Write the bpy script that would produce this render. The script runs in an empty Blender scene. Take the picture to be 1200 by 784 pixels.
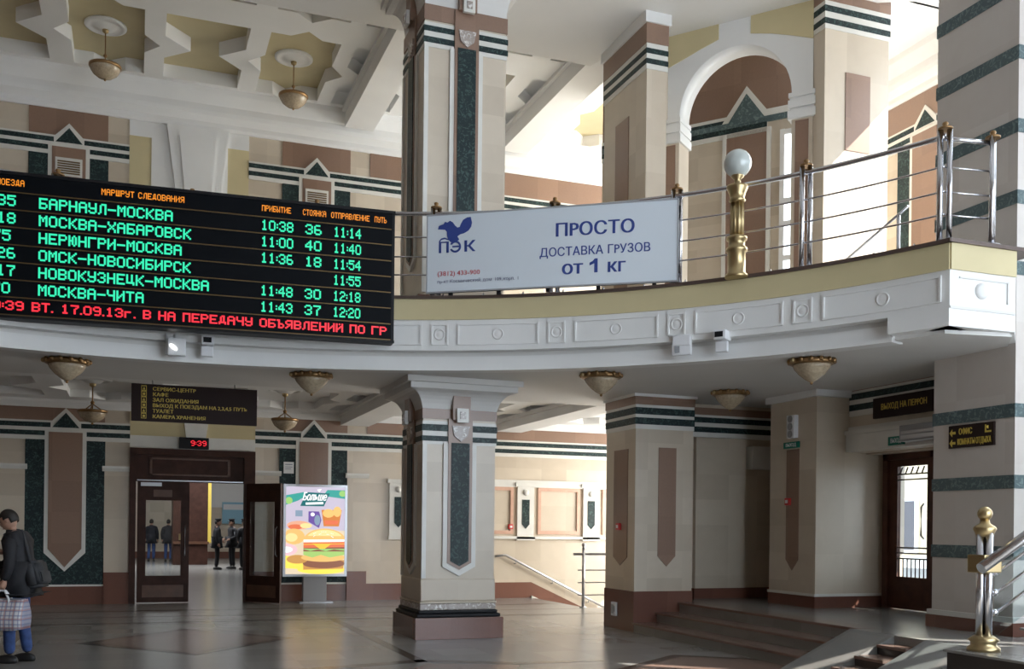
import bpy, bmesh, math, random
from mathutils import Vector, Matrix, geometry
random.seed(4)
scene = bpy.context.scene
COL = scene.collection
R = math.radians

# ------------------------------------------------------------------ camera, world, sun, daylight, exposure
cam_d = bpy.data.cameras.new('camera'); cam = bpy.data.objects.new('camera', cam_d); COL.objects.link(cam)
cam_d.sensor_width = 36; cam_d.lens = 36 * 1180 / 1200; cam_d.shift_y = 225.5 / 1200
cam_d.clip_start = .05; cam_d.clip_end = 300
cam.matrix_world = Matrix.Translation((0, 0, 1.6)) @ Matrix.Rotation(R(-20.5), 4, 'Z') @ Matrix.Rotation(R(90), 4, 'X') @ Matrix.Rotation(R(.65), 4, 'Z')
scene.camera = cam
vs = scene.view_settings
vs.view_transform = 'Standard'; vs.look = 'None'; vs.exposure = 0.28; vs.gamma = 1; vs.use_curve_mapping = False
scene.cycles.use_denoising = True
scene.cycles.max_bounces = 10; scene.cycles.diffuse_bounces = 6; scene.cycles.sample_clamp_indirect = 6

world = bpy.data.worlds.new('world'); scene.world = world; world.use_nodes = True
wn = world.node_tree.nodes; bg = wn['Background']
bg.inputs[0].default_value = (.77, .88, 1, 1); bg.inputs[1].default_value = 6.0

def sun(d, energy, col=(1, .95, .86), angle=.3):
    l = bpy.data.lights.new('sun', 'SUN'); l.energy = energy; l.color = col; l.angle = R(angle)
    o = bpy.data.objects.new('sun', l); COL.objects.link(o)
    o.rotation_euler = Vector(d).to_track_quat('Z', 'Y').to_euler(); o.location = (20, -20, 25)
sun((.6, -.5, .6), 12)

def area_light(name, loc, aim, sx, sy, power, col=(1, .97, .92)):
    l = bpy.data.lights.new(name, 'AREA'); l.shape = 'RECTANGLE'; l.size = sx; l.size_y = sy; l.energy = power; l.color = col
    o = bpy.data.objects.new(name, l); COL.objects.link(o); o.location = loc
    o.rotation_euler = (Vector(loc) - Vector(aim)).to_track_quat('Z', 'Y').to_euler()
area_light('window_daylight', (13.1, 18.3, 7.4), (6, 18.3, 6.6), 5.2, 3.8, 520)
area_light('window_daylight', (13.1, 18.4, 1.9), (6, 19.0, 1.4), 4.6, 2.6, 480)
area_light('window_daylight', (13.1, 12.2, 7.6), (9, 13.6, 6.5), 1.8, 3.6, 160)
area_light('vestibule_fill', (1.5, 40, 4.9), (1.5, 40.6, 0), 8, 10, 1000, (.95, .97, 1))  # area lamp added under the ceiling to brighten the windowless far room

# ------------------------------------------------------------------ materials
def nodes(name):
    m = bpy.data.materials.new(name); m.use_nodes = True
    nt = m.node_tree; return m, nt, nt.nodes['Principled BSDF']

def plain(name, col, rough=.5, metal=0, noise=0, scale=8, spec=.5, coat=0):
    m, nt, b = nodes(name)
    b.inputs['Base Color'].default_value = (*col, 1); b.inputs['Roughness'].default_value = rough
    b.inputs['Metallic'].default_value = metal; b.inputs['Specular IOR Level'].default_value = spec
    b.inputs['Coat Weight'].default_value = coat
    if noise:
        g = nt.nodes.new('ShaderNodeNewGeometry'); n = nt.nodes.new('ShaderNodeTexNoise'); n.inputs['Scale'].default_value = scale; n.inputs['Detail'].default_value = 5
        nt.links.new(g.outputs['Position'], n.inputs['Vector'])
        r = nt.nodes.new('ShaderNodeValToRGB')
        r.color_ramp.elements[0].position = .3; r.color_ramp.elements[1].position = .7
        r.color_ramp.elements[0].color = (*[c * (1 - noise) for c in col], 1); r.color_ramp.elements[1].color = (*[min(1, c * (1 + noise)) for c in col], 1)
        nt.links.new(n.outputs['Fac'], r.inputs['Fac']); nt.links.new(r.outputs['Color'], b.inputs['Base Color'])
    return m

def tiled(name, c1, c2, size, rough=.25, vein=None, vscale=5, spec=.5):
    """stone slabs: each slab its own shade between c1 and c2, veined with fine noise"""
    m, nt, b = nodes(name); N = nt.nodes.new; L = nt.links.new
    g = N('ShaderNodeNewGeometry')
    off = N('ShaderNodeVectorMath'); off.operation = 'ADD'; off.inputs[1].default_value = (.013, .017, .011); L(g.outputs['Position'], off.inputs[0])
    s = N('ShaderNodeVectorMath'); s.operation = 'SNAP'; s.inputs[1].default_value = size; L(off.outputs[0], s.inputs[0])
    w = N('ShaderNodeTexWhiteNoise'); L(s.outputs[0], w.inputs['Vector'])
    n = N('ShaderNodeTexNoise'); n.inputs['Scale'].default_value = vscale; n.inputs['Detail'].default_value = 8; n.inputs['Distortion'].default_value = .8
    L(g.outputs['Position'], n.inputs['Vector'])
    a = N('ShaderNodeMath'); a.operation = 'MULTIPLY_ADD'; a.inputs[1].default_value = .55; L(w.outputs['Value'], a.inputs[0])
    h = N('ShaderNodeMath'); h.operation = 'MULTIPLY'; h.inputs[1].default_value = .5; L(n.outputs['Fac'], h.inputs[0]); L(h.outputs[0], a.inputs[2])
    x = N('ShaderNodeMix'); x.data_type = 'RGBA'; x.inputs['A'].default_value = (*c1, 1); x.inputs['B'].default_value = (*c2, 1)
    L(a.outputs[0], x.inputs['Factor'])
    out = x.outputs['Result']
    if vein:
        v = N('ShaderNodeTexNoise'); v.inputs['Scale'].default_value = vscale * 1.7; v.inputs['Detail'].default_value = 9; v.inputs['Distortion'].default_value = 2.2
        L(g.outputs['Position'], v.inputs['Vector'])
        r = N('ShaderNodeValToRGB'); r.color_ramp.elements[0].position = .52; r.color_ramp.elements[1].position = .62
        r.color_ramp.elements[0].color = (0, 0, 0, 1); r.color_ramp.elements[1].color = (1, 1, 1, 1); L(v.outputs['Fac'], r.inputs['Fac'])
        y = N('ShaderNodeMix'); y.data_type = 'RGBA'; y.inputs['B'].default_value = (*vein, 1); L(r.outputs['Color'], y.inputs['Factor']); L(out, y.inputs['A']); out = y.outputs['Result']
    L(out, b.inputs['Base Color']); b.inputs['Roughness'].default_value = rough; b.inputs['Specular IOR Level'].default_value = spec
    return m

def emit(name, col, s=1.0):
    m, nt, b = nodes(name)
    b.inputs['Base Color'].default_value = (*[c * .2 for c in col], 1); b.inputs['Emission Color'].default_value = (*col, 1); b.inputs['Emission Strength'].default_value = s
    b.inputs['Roughness'].default_value = .4
    return m

def glass(name, tint=(.9, .95, .95), refl=.1):
    m = bpy.data.materials.new(name); m.use_nodes = True; nt = m.node_tree; nt.nodes.clear()
    o = nt.nodes.new('ShaderNodeOutputMaterial'); x = nt.nodes.new('ShaderNodeMixShader'); t = nt.nodes.new('ShaderNodeBsdfTransparent'); g = nt.nodes.new('ShaderNodeBsdfGlossy')
    t.inputs[0].default_value = (*tint, 1); g.inputs['Roughness'].default_value = .03; x.inputs[0].default_value = refl
    nt.links.new(t.outputs[0], x.inputs[1]); nt.links.new(g.outputs[0], x.inputs[2]); nt.links.new(x.outputs[0], o.inputs[0])
    return m

M = dict(
    cream=tiled('cream_marble', (.64, .56, .455), (.49, .415, .325), (.62, .62, .42), .3, vscale=3),
    pale=tiled('pale_marble', (.64, .60, .56), (.54, .49, .45), (.72, .72, .79), .25, vscale=4),
    brown=tiled('brown_granite', (.30, .19, .135), (.215, .135, .098), (.5, .5, .6), .3, vscale=28),
    redgran=tiled('red_granite', (.20, .092, .066), (.135, .06, .045), (.6, .6, .7), .2, vscale=40),
    green=tiled('green_marble', (.012, .022, .025), (.022, .038, .039), (.5, .5, .5), .42, vein=(.05, .085, .08), vscale=7, spec=.22),
    greenlt=tiled('green_band_marble', (.065, .10, .11), (.095, .135, .14), (.6, .6, .6), .35, spec=.3, vein=(.16, .22, .22), vscale=7),
    white=plain('white_plaster', (.74, .74, .73), .55, noise=.03, scale=1.2),
    stone=plain('white_stone', (.68, .67, .63), .35, noise=.05, scale=4),
    soffit=plain('soffit_plaster', (.66, .65, .63), .6, noise=.03, scale=1),
    yellow=plain('yellow_plaster', (.57, .49, .29), .6, noise=.04, scale=2),
    yelcof=plain('coffer_yellow_plaster', (.50, .43, .265), .6, noise=.05, scale=2),
    floor=tiled('floor_granite', (.27, .262, .25), (.20, .195, .185), (.6, .6, .6), .24, vscale=45),
    floordk=tiled('floor_dark_granite', (.05, .04, .037), (.035, .03, .028), (.6, .6, .6), .22, vscale=40),
    floorred=tiled('floor_red_granite', (.25, .165, .135), (.17, .11, .09), (.6, .6, .6), .24, vscale=40),
    torus=tiled('veined_marble', (.45, .40, .37), (.30, .25, .22), (.3, .3, .3), .2, vein=(.7, .67, .64), vscale=6),
    wood=plain('dark_wood', (.045, .019, .013), .5, noise=.25, scale=6, spec=.2),
    wooddoor=plain('red_brown_wood', (.085, .034, .022), .45, noise=.2, scale=6, spec=.25), woodlt=plain('brown_wood', (.10, .045, .025), .4, noise=.2, scale=6),
    chrome=plain('chrome', (.62, .62, .65), .18, 1), brass=plain('brass', (.48, .37, .20), .33, 1),
    steel=plain('brushed_steel', (.5, .5, .52), .32, 1), iron=plain('dark_cap_metal', (.10, .07, .06), .4, .3),
    black=plain('black_plastic', (.010, .010, .012), .5, spec=.2), screen=plain('display_face', (.004, .005, .007), .5, spec=.08),
    divider=plain('bronze_divider', (.16, .10, .04), .4, .6),
    banner=plain('banner_vinyl', (.66, .72, .78), .5), blue=plain('blue_print', (.03, .06, .26), .5), red=plain('red_print', (.5, .05, .07), .5), greyprint=plain('grey_print', (.18, .2, .3), .5),
    signbr=plain('sign_brown', (.026, .015, .014), .5, spec=.15), signyel=plain('sign_yellow', (.62, .46, .08), .5),
    exitgr=plain('exit_green', (.0, .16, .11), .4), whitepl=plain('white_plastic', (.72, .73, .75), .35), greypl=plain('grey_plastic', (.33, .34, .36), .45),
    redpl=plain('red_plastic', (.55, .03, .03), .35),
    led_g=emit('led_green', (.03, .70, .38), 1.0), led_o=emit('led_orange', (.95, .30, .02), .9), led_r=emit('led_red', (.95, .03, .05), 1.0),
    glass=glass('clear_glass'), doorglass=glass('door_glass', (.93, .95, .95), .012), greenglass=glass('greenish_glass', (.90, .96, .97), .10),
    opal=plain('opal_glass', (.50, .54, .52), .12, spec=.6, coat=.5), bowlglass=plain('amber_bowl_glass', (.40, .32, .22), .25, noise=.2, scale=30),
    oldbrass=plain('old_brass', (.30, .18, .08), .35, .8), win=plain('window_frame_white', (.75, .75, .74), .4),
    asphalt=plain('asphalt', (.16, .16, .16), .9, noise=.1), facade=plain('facade_plaster', (.55, .47, .34), .8, noise=.05),
    lamp=emit('lit_diffuser', (1, .96, .88), 5),
)

# ------------------------------------------------------------------ mesh helpers
class Fr:
    """a wall frame: u runs along the wall, n out of it, z up"""
    def __init__(s, o, u, n=None):
        s.o = Vector((o[0], o[1], 0)); s.u = Vector((u[0], u[1], 0)).normalized()
        s.n = Vector((n[0], n[1], 0)).normalized() if n else Vector((s.u.y, -s.u.x, 0))
    def p(s, u, n, z): return s.o + s.u * u + s.n * n + Vector((0, 0, z))
WORLD = Fr((0, 0), (1, 0), (0, 1))

class B:
    def __init__(s): s.bm = bmesh.new(); s.mi = 0; s.mats = []
    def m(s, mat):
        if mat not in s.mats: s.mats.append(mat)
        s.mi = s.mats.index(mat); return s
    def _f(s, vs, smooth=False):
        try: f = s.bm.faces.new(vs)
        except ValueError: return None
        f.material_index = s.mi; f.smooth = smooth; return f
    def box(s, x0, x1, y0, y1, z0, z1, fr=WORLD, bev=0):
        v = [s.bm.verts.new(fr.p(x, y, z)) for z in (z0, z1) for x, y in ((x0, y0), (x1, y0), (x1, y1), (x0, y1))]
        fs = [s._f([v[i] for i in q]) for q in ((3, 2, 1, 0), (4, 5, 6, 7), (0, 1, 5, 4), (1, 2, 6, 5), (2, 3, 7, 6), (3, 0, 4, 7))]
        if bev:
            es = list({e for f in fs for e in f.edges})
            bmesh.ops.bevel(s.bm, geom=es, offset=bev, segments=2, affect='EDGES', profile=.6)
        return s
    def prism(s, pts, n0, n1, fr=WORLD):
        """polygon in (u,z) of a wall frame, extruded along its normal"""
        a = [s.bm.verts.new(fr.p(u, n0, z)) for u, z in pts]; b = [s.bm.verts.new(fr.p(u, n1, z)) for u, z in pts]
        s._tri(a); s._tri(b[::-1])
        k = len(pts)
        for i in range(k): s._f([a[i], a[(i + 1) % k], b[(i + 1) % k], b[i]])
        return s
    def slab(s, pts, z0, z1):
        a = [s.bm.verts.new((x, y, z0)) for x, y in pts]; b = [s.bm.verts.new((x, y, z1)) for x, y in pts]
        s._tri(a); s._tri(b[::-1]); k = len(pts)
        for i in range(k): s._f([a[i], a[(i + 1) % k], b[(i + 1) % k], b[i]])
        return s
    def _tri(s, vs):
        if len(vs) <= 4: s._f(vs); return
        for t in geometry.tessellate_polygon([[v.co for v in vs]]): s._f([vs[i] for i in t])
    def tube(s, path, r, n=10, closed=False, cap=True):
        path = [Vector(p) for p in path]; rings = []; k = len(path)
        rr = r if isinstance(r, (list, tuple)) else [r] * k
        for i, p in enumerate(path):
            d = (path[min(i + 1, k - 1)] - path[max(i - 1, 0)])
            d = d.normalized() if d.length > 1e-9 else Vector((0, 0, 1))
            a = d.cross(Vector((0, 0, 1)));
            if a.length < 1e-3: a = d.cross(Vector((0, 1, 0)))
            a.normalize(); b = a.cross(d)
            rings.append([s.bm.verts.new(p + (a * math.cos(t) + b * math.sin(t)) * rr[i]) for t in (2 * math.pi * j / n for j in range(n))])
        for q, w in zip(rings, rings[1:]):
            for j in range(n): s._f([q[j], q[(j + 1) % n], w[(j + 1) % n], w[j]], True)
        if cap: s._f(rings[0][::-1]); s._f(rings[-1])
        return s
    def lathe(s, prof, c=(0, 0, 0), n=24, axis='Z', squash=1):
        c = Vector(c); rings = []
        for r, h in prof:
            ring = []
            for j in range(n):
                t = 2 * math.pi * j / n; x, y = r * math.cos(t), r * math.sin(t) * squash
                ring.append(s.bm.verts.new(c + (Vector((x, y, h)) if axis == 'Z' else Vector((x, h, y)))))
            rings.append(ring)
        for q, w in zip(rings, rings[1:]):
            for j in range(n): s._f([q[j], q[(j + 1) % n], w[(j + 1) % n], w[j]], True)
        s._f(rings[0][::-1]); s._f(rings[-1])
        return s
    def ball(s, c, r, n=16, sc=(1, 1, 1)):
        mx = Matrix.Translation(c) @ Matrix.Diagonal((*[r * k for k in sc], 1))
        g = bmesh.ops.create_uvsphere(s.bm, u_segments=n, v_segments=n // 2 + 2, radius=1, matrix=mx)
        for f in {f for v in g['verts'] for f in v.link_faces}: f.material_index = s.mi; f.smooth = True
        return s
    def arc(s, c, r0, r1, z0, z1, a0, a1, n=48):
        def ring(r, z): return [s.bm.verts.new((c[0] + r * math.cos(R(a0 + (a1 - a0) * i / n)), c[1] + r * math.sin(R(a0 + (a1 - a0) * i / n)), z)) for i in range(n + 1)]
        A, Bq, C_, D = ring(r0, z0), ring(r1, z0), ring(r1, z1), ring(r0, z1)
        for P, Q in ((A, Bq), (Bq, C_), (C_, D), (D, A)):
            for i in range(n): s._f([P[i], P[i + 1], Q[i + 1], Q[i]], False)
        for i in (0, n): s._f([A[i], Bq[i], C_[i], D[i]])
        return s

def mw(o): return Matrix.LocRotScale(o.location, o.rotation_euler, o.scale) if not o.parent else mw(o.parent) @ Matrix.LocRotScale(o.location, o.rotation_euler, o.scale)
def obj(name, b, mat=None, parent=None, local=False, kind=None):
    bm = b.bm
    bmesh.ops.recalc_face_normals(bm, faces=bm.faces)
    if parent is not None and not local: bm.transform(mw(parent).inverted())
    me = bpy.data.meshes.new(name); bm.to_mesh(me); bm.free()
    for m_ in (b.mats or [mat]): me.materials.append(M[m_] if isinstance(m_, str) else m_)
    o = bpy.data.objects.new(name, me); COL.objects.link(o)
    if parent is not None: o.parent = parent
    if kind: o['kind'] = kind
    return o
def st(name, b, mat=None): return obj(name, b, mat, kind='structure')
def tag(o, label, cat, group=None):
    o['label'] = label; o['category'] = cat
    if group: o['group'] = group
    return o
def thing(name, label, cat, loc, rz=0, group=None):
    o = bpy.data.objects.new(name, None); COL.objects.link(o); o.location = loc; o.rotation_euler = (0, 0, rz); o.empty_display_size = .1
    return tag(o, label, cat, group)
def dup(root, loc, label, rz=None):
    r = root.copy(); COL.objects.link(r); r.location = loc; r['label'] = label
    if rz is not None: r.rotation_euler = (0, 0, rz)
    for ch in list(root.children):
        c = ch.copy(); COL.objects.link(c); c.parent = r
        for g in list(ch.children):
            d = g.copy(); COL.objects.link(d); d.parent = c
    return r
def bx(*a, fr=WORLD, bev=0): return B().box(*a, fr=fr, bev=bev)
def text_width(s, size, bold, shear):
    cu = bpy.data.curves.new('t', 'FONT'); cu.body = s; cu.size = size; cu.offset = bold; cu.shear = shear
    t = bpy.data.objects.new('t', cu); COL.objects.link(t); bpy.context.view_layer.update(); x = t.dimensions.x
    bpy.data.objects.remove(t); bpy.data.curves.remove(cu); return x
def text(name, s, size, mat, parent, fr, u, n, z, align='LEFT', bold=0.0, shear=0, depth=.004, width=None, k=None):
    s = s.replace('Р', 'P').replace('р', 'p')
    ws = s.split(' ')
    if len(ws) > 1 and parent is not None:
        full = text_width(s, size, bold, shear); k = width / full if width else 1
        for i, w in enumerate(ws):
            a0 = text_width(' '.join(ws[:i + 1]), size, bold, shear) - text_width(w, size, bold, shear)
            text(name, w, size, mat, parent, fr, u + a0 * k, n, z, 'LEFT', bold, shear, depth, None, k)
        return
    cu = bpy.data.curves.new('t', 'FONT'); cu.body = s; cu.size = size; cu.align_x = align; cu.extrude = depth / 2; cu.shear = shear; cu.resolution_u = 2
    t = bpy.data.objects.new('t', cu); COL.objects.link(t)
    bpy.context.view_layer.update()
    me = bpy.data.meshes.new_from_object(t.evaluated_get(bpy.context.evaluated_depsgraph_get()))
    b = B(); b.bm.from_mesh(me)
    if bold:
        for dx in (-bold, bold):
            me2 = me.copy()
            for v in me2.vertices: v.co.x += dx; v.co.z -= .0002
            b.bm.from_mesh(me2); bpy.data.meshes.remove(me2)
    bpy.data.objects.remove(t); bpy.data.curves.remove(cu); bpy.data.meshes.remove(me)
    if width:
        xs = [v.co.x for v in b.bm.verts]; q = width / (max(xs) - min(xs))
        for v in b.bm.verts: v.co.x *= q
    if k:
        for v in b.bm.verts: v.co.x *= k
    for v in b.bm.verts: v.co = fr.p(u + v.co.x, n + v.co.z, z + v.co.y)
    return obj(name, b, mat, parent)

# ------------------------------------------------------------------ floor
DOOR0, DOOR1 = 0.0, 2.07
fl = st('floor', B().box(-10, 8.45, -3, 21.3, -.3, 0).box(8.45, 13.4, 14.6, 18.35, -.3, 0).box(8.45, 13.4, -3, 14.6, -.3, 0), 'floor')
def inlay(name, pts, mat, z=.002): obj(name, B().slab(pts, .0005, z), mat, fl)
def diamond(cx, cy, rx, ry): return [(cx, cy - ry), (cx + rx, cy), (cx, cy + ry), (cx - rx, cy)]
def diamond_inlay(cx, cy, rx, ry):
    inlay('floor_inlay', diamond(cx, cy, rx, ry), 'floordk', .002)
    inlay('floor_inlay', diamond(cx, cy, rx - .2, ry - .22), 'floorred', .0035)
diamond_inlay(.7, 14.4, 1.42, 1.62); diamond_inlay(6.4, 10.1, 1.5, 1.15); diamond_inlay(-4.2, 14.4, 1.42, 1.62)
for y0, y1 in ((17.05, 17.2), (19.4, 19.55), (18.2, 18.26)): inlay('floor_inlay', [(-8, y0), (8.3, y0), (8.3, y1), (-8, y1)], 'floordk')
inlay('floor_inlay', [(1.2, 11.15), (3.2, 11.65), (4.3, 11.1), (5.3, 11.1), (5.3, 10.95), (4.25, 10.95), (3.2, 11.45), (1.2, 10.9)], 'floordk')
inlay('floor_inlay', [(2.0, 9.8), (3.2, 11.3), (4.2, 10.9), (3.4, 9.2)], 'floorred')
for x in (-1.6, 3.1): inlay('floor_inlay', [(x, 11.4), (x + .14, 11.4), (x + .14, 17.05), (x, 17.05)], 'floordk')

# platform behind the steps, three steps, two ramps
plat = st('floor_platform', B().slab([(7.85, 6.6), (10.62, 6.6), (10.62, 14.6), (8.2, 14.6), (8.2, 13.86), (8.0, 13.86), (8.0, 9.66), (7.85, 9.66)], .001, .45), 'floor')
steps = B()
for i, x in enumerate((7.2, 7.6)): steps.m('floor').box(x, 8.0, 9.66, 13.86, .15 * i, .15 * (i + 1) - .03)
for i, x in enumerate((7.17, 7.57, 7.97)): steps.m('floorred').box(x, x + .42 if i < 2 else x + .3, 9.66, 13.86, .15 * (i + 1) - .03, .15 * (i + 1) + (.002 if i == 2 else 0))
st('floor_steps', steps)
def ramp(name, y0, y1, mat, x0=6.88, x1=7.85):
    b = B(); P = [(x0, 0.001), (x1, 0.001), (x1, .452), (x0, .02)]
    b.prism(P, y0, y1); return st(name, b, mat)
ramp('floor_ramp', 8.92, 9.655, 'floor'); ramp('floor_ramp', 7.15, 8.45, 'floor')
lst = B()
for i, x in enumerate((7.0, 7.3, 7.6)):
    lst.m('floordk').box(x + .02, 7.85, 8.45, 8.92, .11 * i + .001, .11 * (i + 1)); lst.m('floorred').box(x, x + .32, 8.46, 8.91, .11 * (i + 1), .11 * (i + 1) + .03)
st('floor_small_steps', lst)

# ------------------------------------------------------------------ back wall
WY = 21.3
FB = Fr((0, WY), (1, 0), (0, -1))
wb = B().m('cream')
wb.box(-8, DOOR0 - .1, WY, WY + .35, 0, 3.98); wb.box(DOOR1 + .1, 13.4, WY, WY + .35, -2.2, 3.98); wb.box(DOOR0 - .1, DOOR1 + .1, WY, WY + .35, 3.12, 3.98)
wb.box(-8, 13.4, WY, WY + .35, 3.98, 10.6)
wall_back = st('wall_back', wb)
def wp(name, b, mat): return obj(name, b, mat, wall_back)
def fbx(u0, u1, n0, n1, z0, z1): return B().box(u0, u1, n0, n1, z0, z1, fr=FB)
def stripes(fr, segs, parent, zo=0, n=.0):
    """two green stripes in white with a brown course above"""
    for u0, u1 in segs:
        obj('white_course', B().box(u0, u1, n, n + .03, 3.18 + zo, 3.55 + zo, fr=fr), 'stone', parent)
        for z0, z1 in ((3.26, 3.35), (3.42, 3.51)):
            obj('green_stripe', B().box(u0, u1, n + .005, n + .036, z0 + zo, z1 + zo, fr=fr), 'green', parent)
def shield(fr, c, parent, zo=0, tip=.71, zb=.37, n=.0):
    """brown shield panel in a white edge on green marble under a small pointed gable"""
    obj('green_panel', B().box(c - .71, c + .71, n, n + .025, zb + zo, 3.2 + zo, fr=fr), 'green', parent)
    top = 3.33 + zo
    P = lambda h, t: [(c - h, tip + .36 + t + zo), (c, tip + t + zo), (c + h, tip + .36 + t + zo), (c + h, top + (.05 if t < 0 else 0)), (c - h, top + (.05 if t < 0 else 0))]
    obj('shield_border', B().prism(P(.37, -.07), n, n + .045, fr), 'stone', parent)
    obj('shield_panel', B().prism(P(.30, .01), n + .01, n + .055, fr), 'brown', parent)
    obj('gable', B().prism([(c - .27, 3.40 + zo), (c + .27, 3.40 + zo), (c + .27, 3.52 + zo), (c, 3.80 + zo), (c - .27, 3.52 + zo)], n + .01, n + .045, fr), 'stone', parent)
    obj('gable_inset', B().prism([(c - .24, 3.42 + zo), (c + .24, 3.42 + zo), (c, 3.71 + zo)], n + .02, n + .053, fr), 'green', parent)
# lower storey
CX = [-1.28, 3.49]
stripes(FB, [(-6, -.12), (2.29, 13.3)], wall_back)
for c in CX + [-5.2]: shield(FB, c, wall_back)
wp('brown_course', fbx(-6, -.58, 0, .02, 3.55, 3.80), 'brown'); wp('brown_course', fbx(2.78, 4.2, 0, .02, 3.55, 3.8), 'brown'); wp('brown_course', fbx(4.62, 13.3, 0, .02, 3.55, 3.8), 'brown')
wp('cornice', B().prism([(0, 3.80), (.07, 3.80), (.10, 3.84), (.16, 3.90), (.16, 3.95), (0, 3.95)], -8, 13.3, Fr((0, WY), (0, -1), (1, 0))), 'white')
for u0, u1 in ((-.58, -.12), (2.29, 2.78), (4.2, 4.62), (-2.5, -1.99)):
    wp('pilaster', fbx(u0, u1, 0, .06, .62 if u0 > -1 else .36, 2.62), 'cream')
    wp('pilaster_base', fbx(u0, u1, 0, .09, 0, .62 if u0 > -1 else .36), 'redgran')
    wp('ledge', B().prism([(0, 2.60), (.07, 2.60), (.11, 2.66), (.11, 2.70), (0, 2.70)], u0 - .04, u1 + .04, Fr((0, WY), (0, -1), (1, 0))), 'stone')
wp('baseboard_back', fbx(-8, -.12, 0, .04, 0, .35), 'redgran'); wp('baseboard_back', fbx(2.29, 8.43, 0, .04, 0, .35), 'redgran')
for u0, u1 in ((-1.99, -.58), (2.78, 4.2)): wp('base_line', fbx(u0, u1, 0, .045, .35, .385), 'stone')
# baseboard that follows the stair down
wp('stair_baseboard', B().prism([(8.43, .35), (8.43, 0), (13.3, -2.25), (13.3, -1.9)], 0, .04, FB), 'redgran')
wp('stair_string', B().prism([(8.43, .05), (8.43, -.12), (13.3, -2.37), (13.3, -2.2)], .04, .09, FB), 'stone')
# framed dado over the stair
wp('dado_ledge', fbx(7.2, 10.6, 0, .09, 1.33, 1.39), 'stone'); wp('dado_rail', fbx(6.6, 13.3, 0, .05, 2.50, 2.66), 'stone')
for u0, u1 in ((6.2, 7.98), (8.58, 9.62), (10.2, 11.6)):
    b = B()
    for q in ((u0, u1, 2.42, 2.5), (u0, u1, 1.44, 1.52), (u0, u0 + .07, 1.52, 2.42), (u1 - .07, u1, 1.52, 2.42)): b.box(q[0], q[1], 0, .04, q[2], q[3], fr=FB)
    wp('panel_frame', b, plain('pink_marble', (.58, .36, .27), .3, noise=.06))
for c in (5.32, 8.27, 9.9):
    wp('pilaster', fbx(c - .2, c + .2, 0, .06, 1.36, 2.58), 'stone'); wp('pilaster_cap', fbx(c - .25, c + .25, 0, .09, 2.52, 2.6), 'stone')
    wp('pilaster_inlay', B().prism([(c - .09, 1.66), (c, 1.56), (c + .09, 1.66), (c + .09, 2.22), (c - .09, 2.22)], .05, .07, FB), 'green')
    wp('pilaster_rosette', B().lathe([(.07, 0), (.07, -.02), (.03, -.04), (0.001, -.045)], (c, WY - .06, 2.38), 12, 'Y'), 'stone')
    wp('pilaster_foot', fbx(c - .22, c + .22, 0, .09, 1.3, 1.38), 'stone')
# bay over the door
wp('yellow_panel', fbx(-.12, 2.29, 0, .03, 3.33, 3.80), 'yellow'); wp('white_panel', fbx(-.12, 2.29, 0, .035, 3.10, 3.33), 'stone'); wp('keystone', B().prism([(.95, 3.2), (1.3, 3.2), (1.38, 3.8), (.87, 3.8)], .03, .07, FB), 'stone')
# upper storey
ZU = 5.5
stripes(FB, [(-6, -.19), (2.1, 2.78), (2.78, 13.3)], wall_back, ZU)
for c in CX: shield(FB, c, wall_back, ZU, tip=1.6, zb=-.6)
for u0, u1 in ((-6, -2.5), (-1.99, -.58), (2.78, 4.2), (4.62, 13.3)): wp('brown_course', fbx(u0, u1, 0, .02, 3.55 + ZU, 4.06 + ZU), 'brown')
wp('cornice', B().prism([(0, 9.56), (.05, 9.56), (.08, 9.62), (.08, 9.70), (.20, 9.80), (.22, 9.88), (.22, 10.0), (.34, 10.2), (.36, 10.3), (0, 10.3)], -8, 13.3, Fr((0, WY), (0, -1), (1, 0))), 'white')
wp('yellow_panel', fbx(-.19, 2.1, 0, .02, 4.6, 9.3), 'yellow'); wp('white_panel', fbx(-.19, 2.1, 0, .022, 9.25, 9.58), 'white')
wp('white_panel', fbx(.22, 1.68, 0, .035, 4.6, 9.3), 'white')
wp('plaster_pilaster', B().prism([(.72, 7.9), (.5, 9.56), (1.7, 9.56), (1.5, 7.9)], .03, .09, FB), 'white')
wp('plaster_pilaster_panel', B().prism([(.88, 7.9), (.74, 9.35), (1.46, 9.35), (1.34, 7.9)], .09, .12, FB), 'white')
for c in CX:
    g = thing('vent_grille', 'brass vent grille high on the %s brown upper wall panel' % ('first' if c < 0 else 'second, nearer the tall column,'), 'vent', (c, WY - .055, 8.3), 0, 'upper wall vent grilles')
    obj('frame', fbx(c - .24, c + .24, .055, .075, 8.27, 8.62), 'stone', g)
    b = B()
    for i in range(6): b.box(c - .2, c + .2, .075, .085, 8.31 + i * .045, 8.335 + i * .045, fr=FB)
    obj('slat', b, 'divider', g)

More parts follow.
